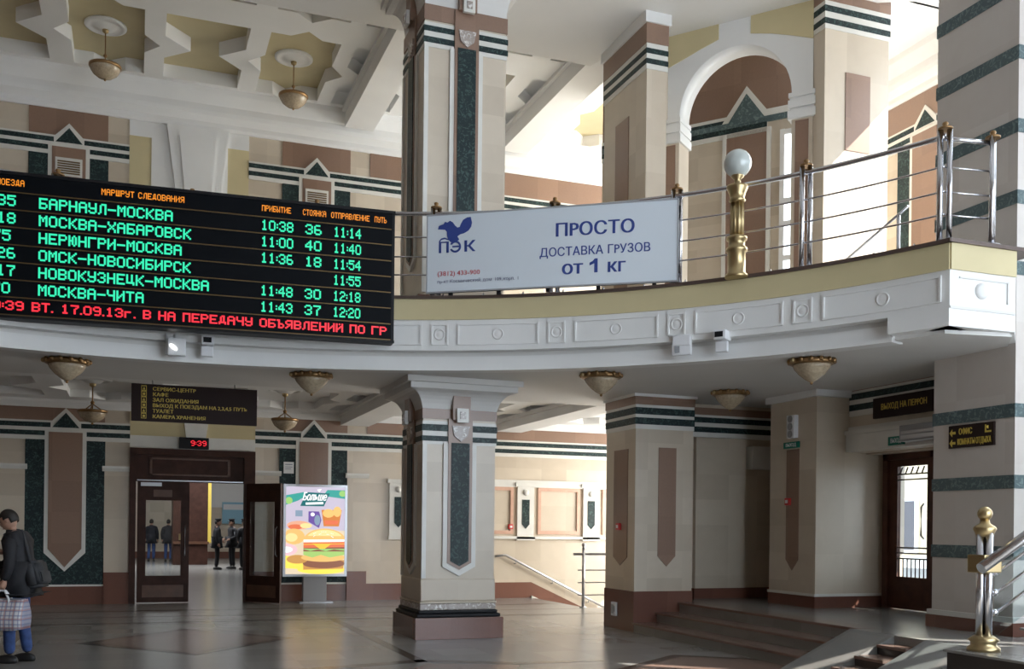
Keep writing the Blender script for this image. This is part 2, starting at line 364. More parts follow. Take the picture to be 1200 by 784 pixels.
# ------------------------------------------------------------------ entrance door in the back wall
dr = st('door_1', B().m('wood').box(-.12, 0, -.02, .12, 0, 3.08, fr=FB).box(2.07, 2.29, -.02, .12, 0, 3.08, fr=FB).box(0, 2.07, -.02, .12, 2.95, 3.08, fr=FB).box(0, 2.07, -.02, .08, 2.42, 2.5, fr=FB))
obj('transom_panel', B().box(0, 2.07, -.01, .03, 2.5, 2.95, fr=FB), 'wood', dr)
for u in (.25, 1.75): obj('transom_moulding', B().box(u, u + .05, .03, .05, 2.55, 2.9, fr=FB), 'woodlt', dr)
obj('transom_moulding', B().box(.02, 2.05, .08, .10, 2.435, 2.455, fr=FB), 'steel', dr)
obj('transom_moulding', B().box(.25, 1.8, .03, .05, 2.55, 2.58, fr=FB).box(.25, 1.8, .03, .05, 2.87, 2.9, fr=FB), 'woodlt', dr)
def leaf(name, fr, w, label_mat='wood', g0=.16, g1=.84):
    lf = obj(name, B().m('wood').box(0, w, -.025, .025, .02, .55, fr=fr).box(0, w, -.025, .025, 2.05, 2.42, fr=fr).box(0, g0, -.025, .025, .55, 2.05, fr=fr).box(w - .16, w, -.025, .025, .55, 2.05, fr=fr), None, dr)
    obj('pane', B().box(g0, w - .16, -.006, .006, .55, 2.05, fr=fr), 'doorglass', lf)
    obj('kick_panel', B().box(.1, w - .1, -.035, .035, .12, .36, fr=fr), 'woodlt', lf)
    for s in (-1, 1): obj('pull_handle', B().tube([fr.p(w - .08, s * .03, .95), fr.p(w - .08, s * .075, 1.0), fr.p(w - .08, s * .075, 1.5), fr.p(w - .08, s * .03, 1.55)], .012), 'steel', lf)
    return lf
l1 = leaf('door_leaf', Fr((.03, WY - .04), (1, 0), (0, -1)), .98)
obj('door_closer', B().box(.06, .45, .03, .09, 2.33, 2.4, fr=Fr((.03, WY - .04), (1, 0), (0, -1))), 'steel', l1)
obj('leaf_moulding', B().box(.3, .65, .024, .04, 2.12, 2.26, fr=Fr((.03, WY - .04), (1, 0), (0, -1))), 'woodlt', l1)
a = R(-50)
l2 = leaf('door_leaf', Fr((2.10, WY - .06), (math.cos(a), math.sin(a))), .98)
clk = thing('led_clock', 'small black clock with red digits on white strip above entrance doors', 'clock', (1.08, WY - .04, 3.1))
obj('case', B().box(.80, 1.37, .04, .14, 3.09, 3.32, fr=FB, bev=.01), 'black', clk)

# ------------------------------------------------------------------ dot-matrix characters
GL = {
 'А': '01110 10001 10001 11111 10001 10001 10001', 'Б': '11111 10000 10000 11110 10001 10001 11110', 'В': '11110 10001 10001 11110 10001 10001 11110', 'Г': '11111 10000 10000 10000 10000 10000 10000',
 'Д': '00110 01010 01010 01010 01010 11111 10001', 'Е': '11111 10000 10000 11110 10000 10000 11111', 'З': '01110 10001 00001 00110 00001 10001 01110', 'И': '10001 10001 10011 10101 11001 10001 10001',
 'Й': '10101 10001 10011 10101 11001 10001 10001', 'К': '10001 10010 10100 11000 10100 10010 10001', 'Л': '00111 01001 01001 01001 01001 01001 10001', 'М': '10001 11011 10101 10101 10001 10001 10001',
 'Н': '10001 10001 10001 11111 10001 10001 10001', 'О': '01110 10001 10001 10001 10001 10001 01110', 'П': '11111 10001 10001 10001 10001 10001 10001', 'Р': '11110 10001 10001 11110 10000 10000 10000',
 'С': '01110 10001 10000 10000 10000 10001 01110', 'Т': '11111 00100 00100 00100 00100 00100 00100', 'У': '10001 10001 10001 01111 00001 10001 01110', 'Х': '10001 10001 01010 00100 01010 10001 10001',
 'Ц': '10010 10010 10010 10010 10010 11111 00001', 'Ч': '10001 10001 10001 01111 00001 00001 00001', 'Ш': '10101 10101 10101 10101 10101 10101 11111', 'Ъ': '11000 01000 01000 01110 01001 01001 01110',
 'Ы': '10001 10001 10001 11001 10101 10101 11001', 'Ь': '10000 10000 10000 11110 10001 10001 11110', 'Ю': '10010 10101 10101 11101 10101 10101 10010', 'Я': '01111 10001 10001 01111 00101 01001 10001',
 'г': '00000 00000 11110 10000 10000 10000 10000', '-': '00000 00000 00000 11111 00000 00000 00000',
 '0': '01110 10001 10001 10001 10001 10001 01110', '1': '00100 01100 00100 00100 00100 00100 01110', '2': '01110 10001 00001 00110 01000 10000 11111', '3': '01110 10001 00001 00110 00001 10001 01110',
 '4': '00010 00110 01010 10010 11111 00010 00010', '5': '11111 10000 11110 00001 00001 10001 01110', '6': '01110 10000 10000 11110 10001 10001 01110', '7': '11111 00001 00010 00100 00100 00100 00100',
 '8': '01110 10001 10001 01110 10001 10001 01110', '9': '01110 10001 10001 01111 00001 00001 01110', ':': '0 0 1 0 1 0 0', '.': '0 0 0 0 0 0 1', ' ': '000 000 000 000 000 000 000'}
def led(name, s, fr, u, z, pitch, mat, parent, n=.0, width=None, fill=1.02, ):
    cols = sum(len(GL[c].split()[0]) + 1 for c in s) - 1
    pu = width / cols if width else pitch
    b = B().m('screen'); x = 0
    b._f([b.bm.verts.new(fr.p(u + a_ * cols * pu, n - .002, z + b_ * 7 * pitch)) for a_, b_ in ((-.005, -.1), (1.005, -.1), (1.005, 1.1), (-.005, 1.1))]); b.m(mat)
    for c in s:
        rows = GL[c].split()
        for r, row in enumerate(rows):
            for q, ch in enumerate(row):
                if ch == '1':
                    cu, cz = u + (x + q + .5) * pu, z + (6 - r + .5) * pitch; hu, hz = pu * fill / 2, pitch * fill / 2
                    v = [b.bm.verts.new(fr.p(cu + du * hu, n, cz + dz * hz)) for du, dz in ((-1, -1), (1, -1), (1, 1), (-1, 1))]; b._f(v)
        x += len(rows[0]) + 1
    return obj(name, b, None, parent)
led('led_digits', '9:39', FB, 1.02, 3.155, .015, 'led_r', clk, .142, width=.30)

# ------------------------------------------------------------------ hall ceilings with coffers
def ceiling(name, rect, holes, z, depth, thick=.3):
    """plane with star and bow-tie openings; each opening is a recess of its own"""
    x0, x1, y0, y1 = rect
    outer = [Vector((x0, y0, z)), Vector((x1, y0, z)), Vector((x1, y1, z)), Vector((x0, y1, z))]
    loops = [outer] + [[Vector((x, y, z)) for x, y in h[0]] for h in holes]
    b = B(); vs = [b.bm.verts.new(v) for l in loops for v in l]
    for t in geometry.tessellate_polygon(loops): b._f([vs[i] for i in t])
    o = st(name, b, 'white')
    for pts, mat in holes:
        k = len(pts); q = B().m('white')
        lo = [q.bm.verts.new((x, y, z)) for x, y in pts]; hi = [q.bm.verts.new((x, y, z + depth)) for x, y in pts]
        for i in range(k): q._f([lo[i], lo[(i + 1) % k], hi[(i + 1) % k], hi[i]])
        q.m(mat); q._tri(hi)
        obj('coffer', q, None, o)
    return o
def star(cx, cy, a=.62, b=1.3):
    P = [(-a, -b), (-.28, -b), (0, -b - .26), (.28, -b), (a, -b), (a, -.36), (a + .27, 0), (a, .36), (a, b), (.28, b), (0, b + .26), (-.28, b), (-a, b), (-a, .36), (-a - .27, 0), (-a, -.36)]
    return [(cx + x, cy + y) for x, y in P]
def bow(cx, cy, a=.7, b=1.3, k=.45):
    P = [(-a, -b), (a, -b), (a, -k), (a - k, 0), (a, k), (a, b), (-a, b), (-a, k), (-a + k, 0), (-a, -k)]
    return [(cx + x, cy + y) for x, y in P]
def coffers(y, ym, mat_s, mat_b):
    h = []
    for yy in y:
        for cx in (-.56, 2.78): h.append((star(cx, yy), mat_s))
        for cx in (1.11, -2.3): h.append((bow(cx, yy), mat_b))
        h.append((bow(4.3, yy, .62), 'white')); h.append((star(6.05, yy, .72), mat_s)); h.append((bow(7.8, yy, .66), 'white')); h.append((star(9.5, yy), mat_s))
        h.append((bow(-5.5, yy), 'white')); h.append((star(-3.95, yy, .5), mat_s))
        h.append((bow(11.3, yy, .6), mat_b))
    return h
ceiling('ceiling_upper', (-8, 13.3, 13.2, 21.3), coffers((19.5, 16.05), 0, 'yelcof', 'yelcof'), 10.3, .26)
ceiling('ceiling_lower', (-8, 13.3, 15.4, 21.3), coffers((19.3,), 0, 'white', 'white'), 3.95, .14)
def beam(x0, x1, y0, y1, z0, z1): return st('beam', B().box(x0, x1, y0, y1, z0, z1).box(x0 - .08, x1 + .08, y0, y1, z1 - .07, z1), 'white')
beam(4.02, 4.62, 14.9, WY - .3, 9.93, 10.3); beam(7.5, 8.1, 15.4, WY - .3, 9.93, 10.3)
beam(4.02, 4.62, 14.9, WY - .15, 3.70, 3.95); beam(7.5, 8.1, 14.9, WY - .15, 3.72, 3.95)

# ------------------------------------------------------------------ ring balcony
C = (.5, 5.7); RB = 7.7
def cp(a, r, z): return Vector((C[0] + r * math.cos(R(a)), C[1] + r * math.sin(R(a)), z))
A0, A1 = 18.35, 128
def arcpts(r, a0, a1, n=60): return [(C[0] + r * math.cos(R(a0 + (a1 - a0) * i / n)), C[1] + r * math.sin(R(a0 + (a1 - a0) * i / n))) for i in range(n + 1)]
back = [(-4.2, 15.6), (7.2, 15.6), (13.3, 15.6), (13.3, 8.6), (9.1, 8.6), (8.7, 8.17)]
st('floor_mezzanine', B().slab(arcpts(RB + .02, A0 + .5, A1) + [(-8, 21.3), (13.3, 21.3), (13.3, 8.6), (9.1, 8.6), (8.68, 8.2)], 4.25, 4.57), 'soffit')
st('ceiling_ring_soffit', B().slab(arcpts(RB + .17, A0 + 1, A1) + back, 3.68, 3.94), 'soffit')
st('ceiling_ring_upper', B().slab(arcpts(RB + .75, A0 - 8, A1) + [(-4.2, 15.9), (7.3, 15.9), (7.4, 15.5), (8.05, 14.6), (9.6, 12.8), (12.2, 11.5), (12.2, 8.0)], 9.6, 10.28), 'soffit')  # unseen right end stretched out to cut the sun on the upper pier
fa = st('balcony_wall_ring', B().arc(C, RB, RB + .3, 3.9, 4.30, A0, A1, 90), 'white')
def fpart(name, b, mat): return obj(name, b, mat, fa)
fpart('yellow_band', B().arc(C, RB - .02, RB + .3, 4.30, 4.57, A0, A1, 90), 'yellow')
fpart('top_cap', B().arc(C, RB - .05, RB + .34, 4.57, 4.61, A0 - .3, A1, 90), 'iron')
fpart('lower_lip', B().arc(C, RB + .12, RB + .35, 3.66, 3.84, A0 + 5, A1, 90), 'white')
fpart('lip_bead', B().arc(C, RB + .09, RB + .30, 3.652, 3.70, A0 + 5, A1, 90), 'white')
fpart('lower_cove', B().arc(C, RB + .2, RB + .35, 3.84, 3.92, A0 + 4, A1, 90), 'soffit')
fpart('end_block', B().arc(C, RB - .01, RB + .35, 3.72, 3.91, A0, A0 + 5, 12), 'white')
P0 = Vector((C[0] + RB * math.cos(R(A0)), C[1] + RB * math.sin(R(A0)), 0))
FE = Fr((P0.x, P0.y), (1, 0), (0, -1)); EL = .88
fpart('end_wall', B().box(0, EL, -.3, 0, 3.72, 4.30, fr=FE), 'white'); fpart('end_yellow_band', B().box(0, EL, -.3, .02, 4.30, 4.57, fr=FE), 'yellow')
fpart('end_cap', B().box(-.05, EL + .3, -.34, .05, 4.57, 4.61, fr=FE), 'iron'); fpart('end_line', B().box(0, EL, 0, .012, 3.9, 3.925, fr=FE), 'soffit')
fpart('end_frame', B().box(.12, EL - .1, 0, .015, 4.22, 4.235, fr=FE).box(EL - .115, EL - .1, 0, .015, 4.0, 4.235, fr=FE), 'soffit')
fpart('medallion', B().lathe([(.085, 0), (.085, -.01), (.06, -.03), (.001, -.04)], (P0.x + .42, P0.y, 4.11), 16, 'Y'), 'white')
fpart('end_return', B().slab([(P0.x + EL, P0.y), (9.1, 8.5), (9.1, 8.8), (P0.x + EL - .05, P0.y + .3)], 3.7, 4.57), 'white')
def panel(a0, a1, z0=3.97, z1=4.25, t=.022):
    da = math.degrees(t / RB); b = B()
    for q in ((a0, a1, z1 - t, z1), (a0, a1, z0, z0 + t), (a0, a0 + da, z0, z1), (a1 - da, a1, z0, z1)): b.arc(C, RB - .018, RB + .01, q[2], q[3], q[0], q[1], max(2, int((q[1] - q[0]) / 1.5)))
    fpart('panel_frame', b, 'white')
def medal(a, z=4.11, r=.075):
    b = B().lathe([(r, -.005), (r, .010), (r * .86, .014), (r * .8, .006), (r * .5, .010), (.001, .014)], (0, 0, 0), 16, 'Y')
    m = Matrix.Translation(cp(a, RB, z)) @ Matrix.Rotation(R(a - 90), 4, 'Z') @ Matrix.Scale(-1, 4, (0, 1, 0))
    b.bm.transform(m); fpart('medallion', b, 'white')
sq = [30.7, 42.3, 53.9, 65.4, 77, 88.6, 100.2, 111.8]
for a in sq: panel(a - .85, a + .85); medal(a)
for a, bq in zip([18.4] + sq, sq): panel(a + 1.75 if a > 19 else a + .6, bq - 1.75); medal((a + bq) / 2 if a > 19 else 23.8)

# ------------------------------------------------------------------ columns and piers
def stone_box(name, x0, x1, y0, y1, z0, z1, mat, parent=None, bev=0):
    b = B().box(x0, x1, y0, y1, z0, z1, bev=bev)
    return obj(name, b, mat, parent) if parent else st(name, b, mat)
def wrap(parent, x0, x1, y0, y1, zs):
    for nm, mat, z0, z1, e in zs: obj(nm, B().box(x0 - e, x1 + e, y0 - e, y1 + e, z0, z1), mat, parent)
def column(x0, x1, y0, y1, z0, z1, zc, top, plinth, shaft0, ins0, tip, strp):
    c = stone_box('column', x0, x1, y0, y1, z0, z1, 'cream')
    cx, cy = (x0 + x1) / 2, (y0 + y1) / 2
    # flared capital
    prof = [(0, 0)] + [(.20 * (1 - math.cos(t)), .24 * math.sin(t)) for t in [R(90 * i / 8) for i in range(1, 9)]]
    b = B(); rings = []
    zz = [(e, z1 + h / .24 * (zc - z1 - .10)) for e, h in prof] + [(.25, zc - .08), (.25, zc), (.31, zc), (.31, top)]
    for e, z in zz: rings.append([b.bm.verts.new((px, py, z)) for px, py in ((x0 - e, y0 - e), (x1 + e, y0 - e), (x1 + e, y1 + e), (x0 - e, y1 + e))])
    for q, w in zip(rings, rings[1:]):
        for j in range(4): b._f([q[j], q[(j + 1) % 4], w[(j + 1) % 4], w[j]])
    b._f(rings[-1]); obj('capital', b, 'soffit', c)
    for (nm, mat, a, bq, e) in strp: obj(nm, B().box(x0 - e, x1 + e, y0 - e, y1 + e, a, bq), mat, c)
    for fr, w in ((Fr((cx, y0), (1, 0), (0, -1)), x1 - x0), (Fr((x0, cy), (0, -1), (-1, 0)), y1 - y0)):
        h = w / 2
        top_in = strp[-1][2]
        obj('corner_strip', B().box(-h - .012, -h + .05, 0, .03, shaft0, top_in, fr=fr), 'stone', c)
        P = lambda k, t, tt: [(-k, tip + k * .55 + t), (0, tip + t), (k, tip + k * .55 + t), (k, tt), (-k, tt)]
        obj('inlay_border', B().prism(P(.245, -.09, top_in + .02), 0, .035, fr), 'stone', c)
        obj('inlay_frame', B().prism(P(.18, -.0, z1), .01, .045, fr), 'brown', c)
        obj('inlay', B().prism(P(.135, .05, strp[0][2] - .02), .02, .055, fr), 'green', c)
        obj('inlay_shield', B().prism([(-.13, strp[0][3] + .15), (-.1, strp[0][2] + .08), (0, strp[0][2]), (.1, strp[0][2] + .08), (.13, strp[0][3] + .15)], .03, .07, fr), 'torus', c)
        obj('capital_strip', B().box(-.13, .13, .0, .10, z1 - .02, zc - .06, fr=fr), 'brown', c)
        obj('capital_block', B().box(-.085, .085, .10, .15, z1 - .06, z1 + .14, fr=fr), 'stone', c)
        obj('capital_rosette', B().box(-.04, .04, .15, .165, z1 - .01, z1 + .09, fr=fr), 'torus', c)
    if plinth:
        for nm, mat, a, bq, e in plinth: obj(nm, B().box(x0 - e, x1 + e, y0 - e, y1 + e, a, bq, bev=.02 if mat != 'redgran' else .004), mat, c)
    return c
column(3.79, 4.87, 13.76, 14.84, .4, 3.13, 3.60, 3.68,
       [('plinth', 'redgran', 0, .305, .115), ('black_moulding', 'black', .305, .355, .085), ('black_moulding', 'black', .355, .405, .05), ('marble_moulding', 'torus', .405, .50, .03), ('base_bead', 'cream', .50, .53, .04), ('dado', 'cream', .53, .85, .02)], .86, .9, .98,
       [('green_stripe', 'green', 2.806, 2.878, .022), ('green_stripe', 'green', 2.95, 3.041, .022), ('brown_course', 'brown', 3.12, 3.264, .015), ('white_course', 'stone', 2.76, 3.09, .012)])
column(3.75, 4.97, 13.76, 14.9, 4.57, 8.95, 9.5, 9.6, [('plinth', 'redgran', 4.57, 4.85, .08)], 4.9, 5.2, 5.4,
       [('green_stripe', 'green', 8.43, 8.51, .022), ('green_stripe', 'green', 8.59, 8.665, .022), ('brown_course', 'brown', 8.75, 8.97, .015), ('white_course', 'stone', 8.37, 8.72, .012)])
# bracket arms of the capitals, towards the back wall
for z0, z1, y1 in ((3.13, 3.70, 15.75), (8.95, 9.93, 15.95)):
    pts = [(14.84, z0)] + [(14.84 + (y1 - 14.84) * (1 - math.cos(R(9 * i))), z0 + (z1 - z0) * math.sin(R(9 * i))) for i in range(1, 11)] + [(14.84, z1)]
    st('column_bracket', B().prism(pts, 4.05, 4.6, Fr((0, 0), (0, 1), (1, 0))), 'soffit')

def pier(x0, x1, y0, y1, z0, z1, zbase, strp, capz, mat='cream'):
    c = stone_box('column_pier', x0, x1, y0, y1, z0, z1, mat)
    if zbase: obj('plinth', B().box(x0 - .012, x1 + .012, y0 - .012, y1 + .012, z0, zbase), 'redgran', c)
    for nm, m_, a, bq, e in strp: obj(nm, B().box(x0 - e, x1 + e, y0 - e, y1 + e, a, bq), m_, c)
    if capz: obj('capital', B().box(x0 - .05, x1 + .05, y0 - .05, y1 + .05, capz, z1), 'white', c)
    return c
S2 = [('white_course', 'stone', 3.14, 3.52, .012), ('green_stripe', 'green', 3.21, 3.315, .018), ('green_stripe', 'green', 3.365, 3.47, .018), ('brown_course', 'brown', 3.515, 3.64, .022)]
def point_inlay(fr, u0, u1, zt, zs, ztip, parent, mat='brown', n=0): obj('inlay', B().prism([(u0, zs), ((u0 + u1) / 2, ztip), (u1, zs), (u1, zt), (u0, zt)], n, n + .012, fr), mat, parent)
p2 = pier(7.21, 8.22, 13.88, 14.9, 0, 3.68, .625, S2, 3.64)
point_inlay(Fr((0, 13.88), (1, 0), (0, -1)), 7.61, 7.92, 2.86, 1.17, 1.01, p2)
FW2 = Fr((7.21, 0), (0, -1), (-1, 0)); point_inlay(FW2, -14.6, -14.12, 2.84, 1.145, 1.01, p2)
p2u = pier(7.34, 7.69, 13.9, 15.4, 4.57, 9.7, 0, [('white_course', 'stone', 8.72, 9.12, .012), ('green_stripe', 'green', 8.80, 8.88, .018), ('green_stripe', 'green', 8.96, 9.04, .018), ('brown_course', 'brown', 9.12, 9.43, .02)], 9.43)
obj('inlay', B().box(-14.95, -14.48, 0, .012, 4.8, 8.2, fr=Fr((7.34, 0), (0, -1), (-1, 0))), 'brown', p2u)
st('wall_pier_core', B().box(7.69, 8.05, 14.5, 15.4, 4.57, 9.7), 'cream')
p3 = pier(9.4, 10.95, 12.35, 13.5, .45, 3.68, .62, [], 0)
obj('capital', B().box(9.33, 11.0, 12.28, 13.55, 3.58, 3.68), 'white', p3)
point_inlay(Fr((9.4, 0), (0, -1), (-1, 0)), -13.06, -12.755, 2.83, 1.15, .985, p3)
obj('base_bead', B().box(9.38, 10.97, 12.33, 13.52, .62, .66), 'stone', p3)
p3u = pier(9.51, 10.68, 12.4, 13.1, 4.57, 9.7, 0, [('white_course', 'stone', 9.06, 9.47, .012), ('green_stripe', 'green', 9.13, 9.215, .018), ('green_stripe', 'green', 9.31, 9.40, .018), ('brown_course', 'brown', 9.47, 9.7, .02)], 0)
obj('inlay', B().box(9.885, 10.335, 0, .012, 7.3, 8.46, fr=Fr((0, 12.4), (1, 0), (0, -1))), 'brown', p3u)
p4 = stone_box('column_pier', 9.1, 10.3, 8.49, 9.7, .45, 10.3, 'pale')
obj('plinth', B().box(9.05, 10.35, 8.44, 9.75, .45, .60), 'redgran', p4); obj('base_bead', B().box(9.06, 10.34, 8.45, 9.74, .60, .66), 'stone', p4)
for z in (1.37, 2.165, 2.958, 4.53, 5.32, 6.11, 6.925, 7.68, 8.48, 9.27): obj('green_stripe', B().box(9.088, 10.312, 8.478, 9.712, z - .075, z + .075), 'greenlt', p4)

# wall in the recess behind the piers, lower storey
wr = st('wall_recess', B().m('cream').box(8.2, 11.0, 14.6, 14.95, .2, 3.7).box(10.7, 11.0, 13.5, 14.6, .2, 3.7).box(11.0, 13.3, 15.3, 15.6, -2.4, 3.7).box(10.7, 11.0, 14.95, 15.6, .2, 3.7))
FR = Fr((0, 14.6), (1, 0), (0, -1))
stripes(FR, [(8.24, 10.7)], wr, -.05); obj('brown_course', B().box(8.24, 10.7, 0, .025, 3.5, 3.62, fr=FR), 'brown', wr)
obj('baseboard_recess', B().box(8.24, 10.7, 0, .03, .45, .62, fr=FR), 'redgran', wr)
obj('pilaster', B().box(8.66, 9.62, 0, .09, .62, 3.12, fr=FR), 'cream', wr); obj('ledge', B().box(9.68, 10.6, 0, .2, 2.62, 3.0, fr=FR), 'stone', wr)
obj('baseboard_recess', B().box(8.64, 9.64, .03, .1, .45, .62, fr=FR), 'redgran', wr)

# wall with the platform door
FD = Fr((10.0, 0), (0, -1), (-1, 0)); FX = Fr((10.62, 0), (0, -1), (-1, 0))
wd = st('wall_platform_side', B().m('cream').box(10.0, 10.3, 9.7, 12.35, 2.77, 3.7).box(10.62, 10.9, 12.2, 12.4, .45, 2.8).box(10.62, 10.9, 9.7, 11.15, .45, 2.8).box(10.3, 10.9, 9.7, 12.4, 2.75, 2.9))
stripes(FD, [(-12.33, -9.72)], wd, .12); obj('brown_course', B().box(-12.33, -9.72, 0, .03, 3.67, 3.79 - .1, fr=FD), 'brown', wd)
for z0, z1, n in ((2.77, 3.02, .09), (3.02, 3.08, .12), (3.08, 3.14, .05)): obj('lintel', B().box(-12.33, -9.72, 0, n, z0, z1, fr=FD), 'stone', wd)
d2 = st('door_2', B().m('wooddoor').box(-12.26, -12.16, -.05, .08, .45, 2.75, fr=FX).box(-11.3, -11.2, -.05, .08, .45, 2.75, fr=FX).box(-12.26, -11.2, -.05, .08, 2.66, 2.78, fr=FX))
dl = obj('door_leaf', B().m('wooddoor').box(-12.16, -12.0, -.03, .03, .46, 2.66, fr=FX).box(-11.4, -11.3, -.03, .03, .46, 2.66, fr=FX).box(-12.0, -11.4, -.03, .03, 2.56, 2.66, fr=FX).box(-12.0, -11.4, -.03, .03, .46, .93, fr=FX), None, d2)
obj('pane', B().box(-12.0, -11.4, -.006, .006, .93, 2.56, fr=FX), 'doorglass', dl)
gr = B()
for z in (1.2, 1.28, 1.36, 2.36, 2.44): gr.tube([FX.p(-12.0, .03, z), FX.p(-11.4, .03, z)], .011, 8)
for i in range(7): gr.tube([FX.p(-11.95 + i * .083, .03, .93), FX.p(-11.95 + i * .083, .03, 1.2)], .009, 8)
for i in range(5): gr.tube([FX.p(-11.95 + i * .11, .03, 2.44), FX.p(-11.9 + i * .11, .03, 2.54)], .011, 8)
obj('grille', gr, 'iron', dl)
obj('pull_handle', B().tube([FX.p(-11.46, .03, 1.5), FX.p(-11.46, .08, 1.54), FX.p(-11.46, .08, 1.95), FX.p(-11.46, .03, 2.0)], .014), 'steel', dl)

# upper diagonal arch wall between the piers
Q = Vector((9.5, 12.66)); FA = Fr(Q, (-.62, .784), (-.784, -.62)); AC, AR, AZ = 1.23, .91, 8.25
arch = B().m('white'); n = 28
ring = [(AC + AR * math.cos(math.pi * i / n), AZ + AR * math.sin(math.pi * i / n) * 1.04) for i in range(n + 1)]
s0, s1, zt = 0.0, 2.5, 10.0
for fn in (0, -.42):
    def V(u, z): return arch.bm.verts.new(FA.p(u, fn, z))
    for (ua, za), (ub, zb) in zip(ring, ring[1:]):
        ta = (ua, zt); tb = (ub, zt); arch._f([V(ua, za), V(ub, zb), V(*tb), V(*ta)])
    arch._f([V(s0, AZ), V(ring[-1][0], AZ), V(ring[-1][0], zt), V(s0, zt)]); arch._f([V(ring[0][0], AZ), V(s1, AZ), V(s1, zt), V(ring[0][0], zt)])
for (ua, za), (ub, zb) in zip(ring, ring[1:]):
    arch._f([arch.bm.verts.new(FA.p(ua, 0, za)), arch.bm.verts.new(FA.p(ub, 0, zb)), arch.bm.verts.new(FA.p(ub, -.42, zb)), arch.bm.verts.new(FA.p(ua, -.42, za))], True)
bmesh.ops.remove_doubles(arch.bm, verts=arch.bm.verts, dist=.0005)
wa = st('wall_arch', arch)
for poly in ([(2.5, 9.05), (2.1, 9.17), (1.8, 9.27), (1.49, 9.36), (1.49, 9.98), (2.5, 9.98)], [(0, 9.02), (.35, 9.15), (.65, 9.25), (.97, 9.33), (.97, 9.98), (0, 9.98)]):
    obj('yellow_panel', B().prism(poly, 0, .012, FA), 'yellow', wa)
for u0, u1, jb in ((0, .32, 0), (2.14, 2.46, 1)):
    obj('jamb_facing', B().box(u0, u1, -.42, 0, 4.57, 7.85, fr=FA), 'cream', wa)
    obj('jamb_inlay', B().box(u0 + .06, u1 - .06 if not jb else u1 - .03, 0, .015, 4.8, 7.82, fr=FA), 'brown', wa)
    for z0, z1, e in ((7.85, 7.98, .05), (7.98, 8.02, .02), (8.02, 8.14, .045), (8.14, 8.18, .02), (8.18, 8.25, .04)): obj('corbel', B().box(u0 - e * (1 if not jb else .8), u1 + e, -.44, e, z0, z1, fr=FA), 'white', wa)
# passage behind the arch
FN = Fr(Q + Vector((.784, .62)) * 2.2, (-.62, .784), (-.784, -.62)); SC = 1.74
wn_ = st('wall_passage', B().m('brown').box(-.4, 4.6, -.3, 0, 8.95, 10.3, fr=FN).m('cream').box(-.4, 4.6, -.3, 0, 4.57, 8.95, fr=FN))
stripes(FN, [(SC - .37, 4.6), (-.4, SC - .95)], wn_, 5.45)
obj('shield_panel', B().box(SC - .37, SC + .37, .0, .03, 4.9, 8.70, fr=FN), 'brown', wn_)
for s in (-.44, .37): obj('shield_border', B().box(SC + s, SC + s + .07, 0, .045, 4.9, 8.70, fr=FN), 'stone', wn_)
obj('white_course', B().box(-.4, 4.6, .0, .032, 8.86, 9.02, fr=FN), 'stone', wn_); obj('green_stripe', B().box(-.4, 4.6, .0, .04, 8.80, 8.90, fr=FN), 'greenlt', wn_)
obj('gable', B().prism([(SC - .45, 8.9), (SC + .45, 8.9), (SC + .36, 9.02), (SC, 9.50), (SC - .36, 9.02)], .0, .045, FN), 'stone', wn_)
obj('gable_inset', B().prism([(SC - .36, 8.85), (SC + .36, 8.85), (SC, 9.36)], .0, .055, FN), 'greenlt', wn_)
wl = B().m('win')
wl.box(.75, .83, 0, .06, 4.9, 8.6, fr=FN).box(1.05, 1.13, 0, .06, 4.9, 8.6, fr=FN)
for z in (4.9, 6.3, 6.9, 7.3, 8.5): wl.box(.83, 1.05, 0, .06, z, z + .09, fr=FN)
w1 = st('window_1', wl); obj('pane', B().box(.83, 1.05, .01, .02, 4.95, 8.5, fr=FN), emit('window_skylight', (.85, .93, 1), 2.2), w1)

# ------------------------------------------------------------------ right-hand wall with windows, unseen room shell partly shaped for the light
def window_wall(name, x, y0, y1, z0, z1, wins):
    """wall along y with openings; returns the wall"""
    ys = sorted({y0, y1, *[w[0] for w in wins], *[w[1] for w in wins]}); zs = sorted({z0, z1, *[w[2] for w in wins], *[w[3] for w in wins]})
    b = B().m('cream')
    for ya, yb in zip(ys, ys[1:]):
        for za, zb in zip(zs, zs[1:]):
            if any(w[0] <= ya and yb <= w[1] and w[2] <= za and zb <= w[3] for w in wins): continue
            b.box(x, x + .35, ya, yb, za, zb)
    bmesh.ops.remove_doubles(b.bm, verts=b.bm.verts, dist=.0005)
    return st(name, b)
wr2 = window_wall('wall_right', 13.3, 10.8, 21.3, -2.4, 10.6, [(15.8, 21.0, 5.4, 9.2), (16.0, 20.8, .6, 3.3), (11.2, 13.2, 5.4, 9.4), (10.8, 15.3, .45, 3.68)])
FRW = Fr((13.3, 0), (0, -1), (-1, 0))
stripes(FRW, [(-15.78, -13.25)], wr2, ZU); shield(FRW, -14.43, wr2, ZU, tip=-.6, zb=-.7)
obj('brown_course', B().box(-15.78, -13.25, 0, .02, 9.05, 9.58, fr=FRW), 'brown', wr2)
obj('cornice', B().prism([(0, 9.56), (.05, 9.56), (.08, 9.62), (.08, 9.70), (.20, 9.80), (.22, 9.88), (.22, 10.0), (.34, 10.2), (.36, 10.3), (0, 10.3)], 11, 21.3, Fr((13.3, 0), (-1, 0), (0, 1))), 'white', wr2)
wi = 2
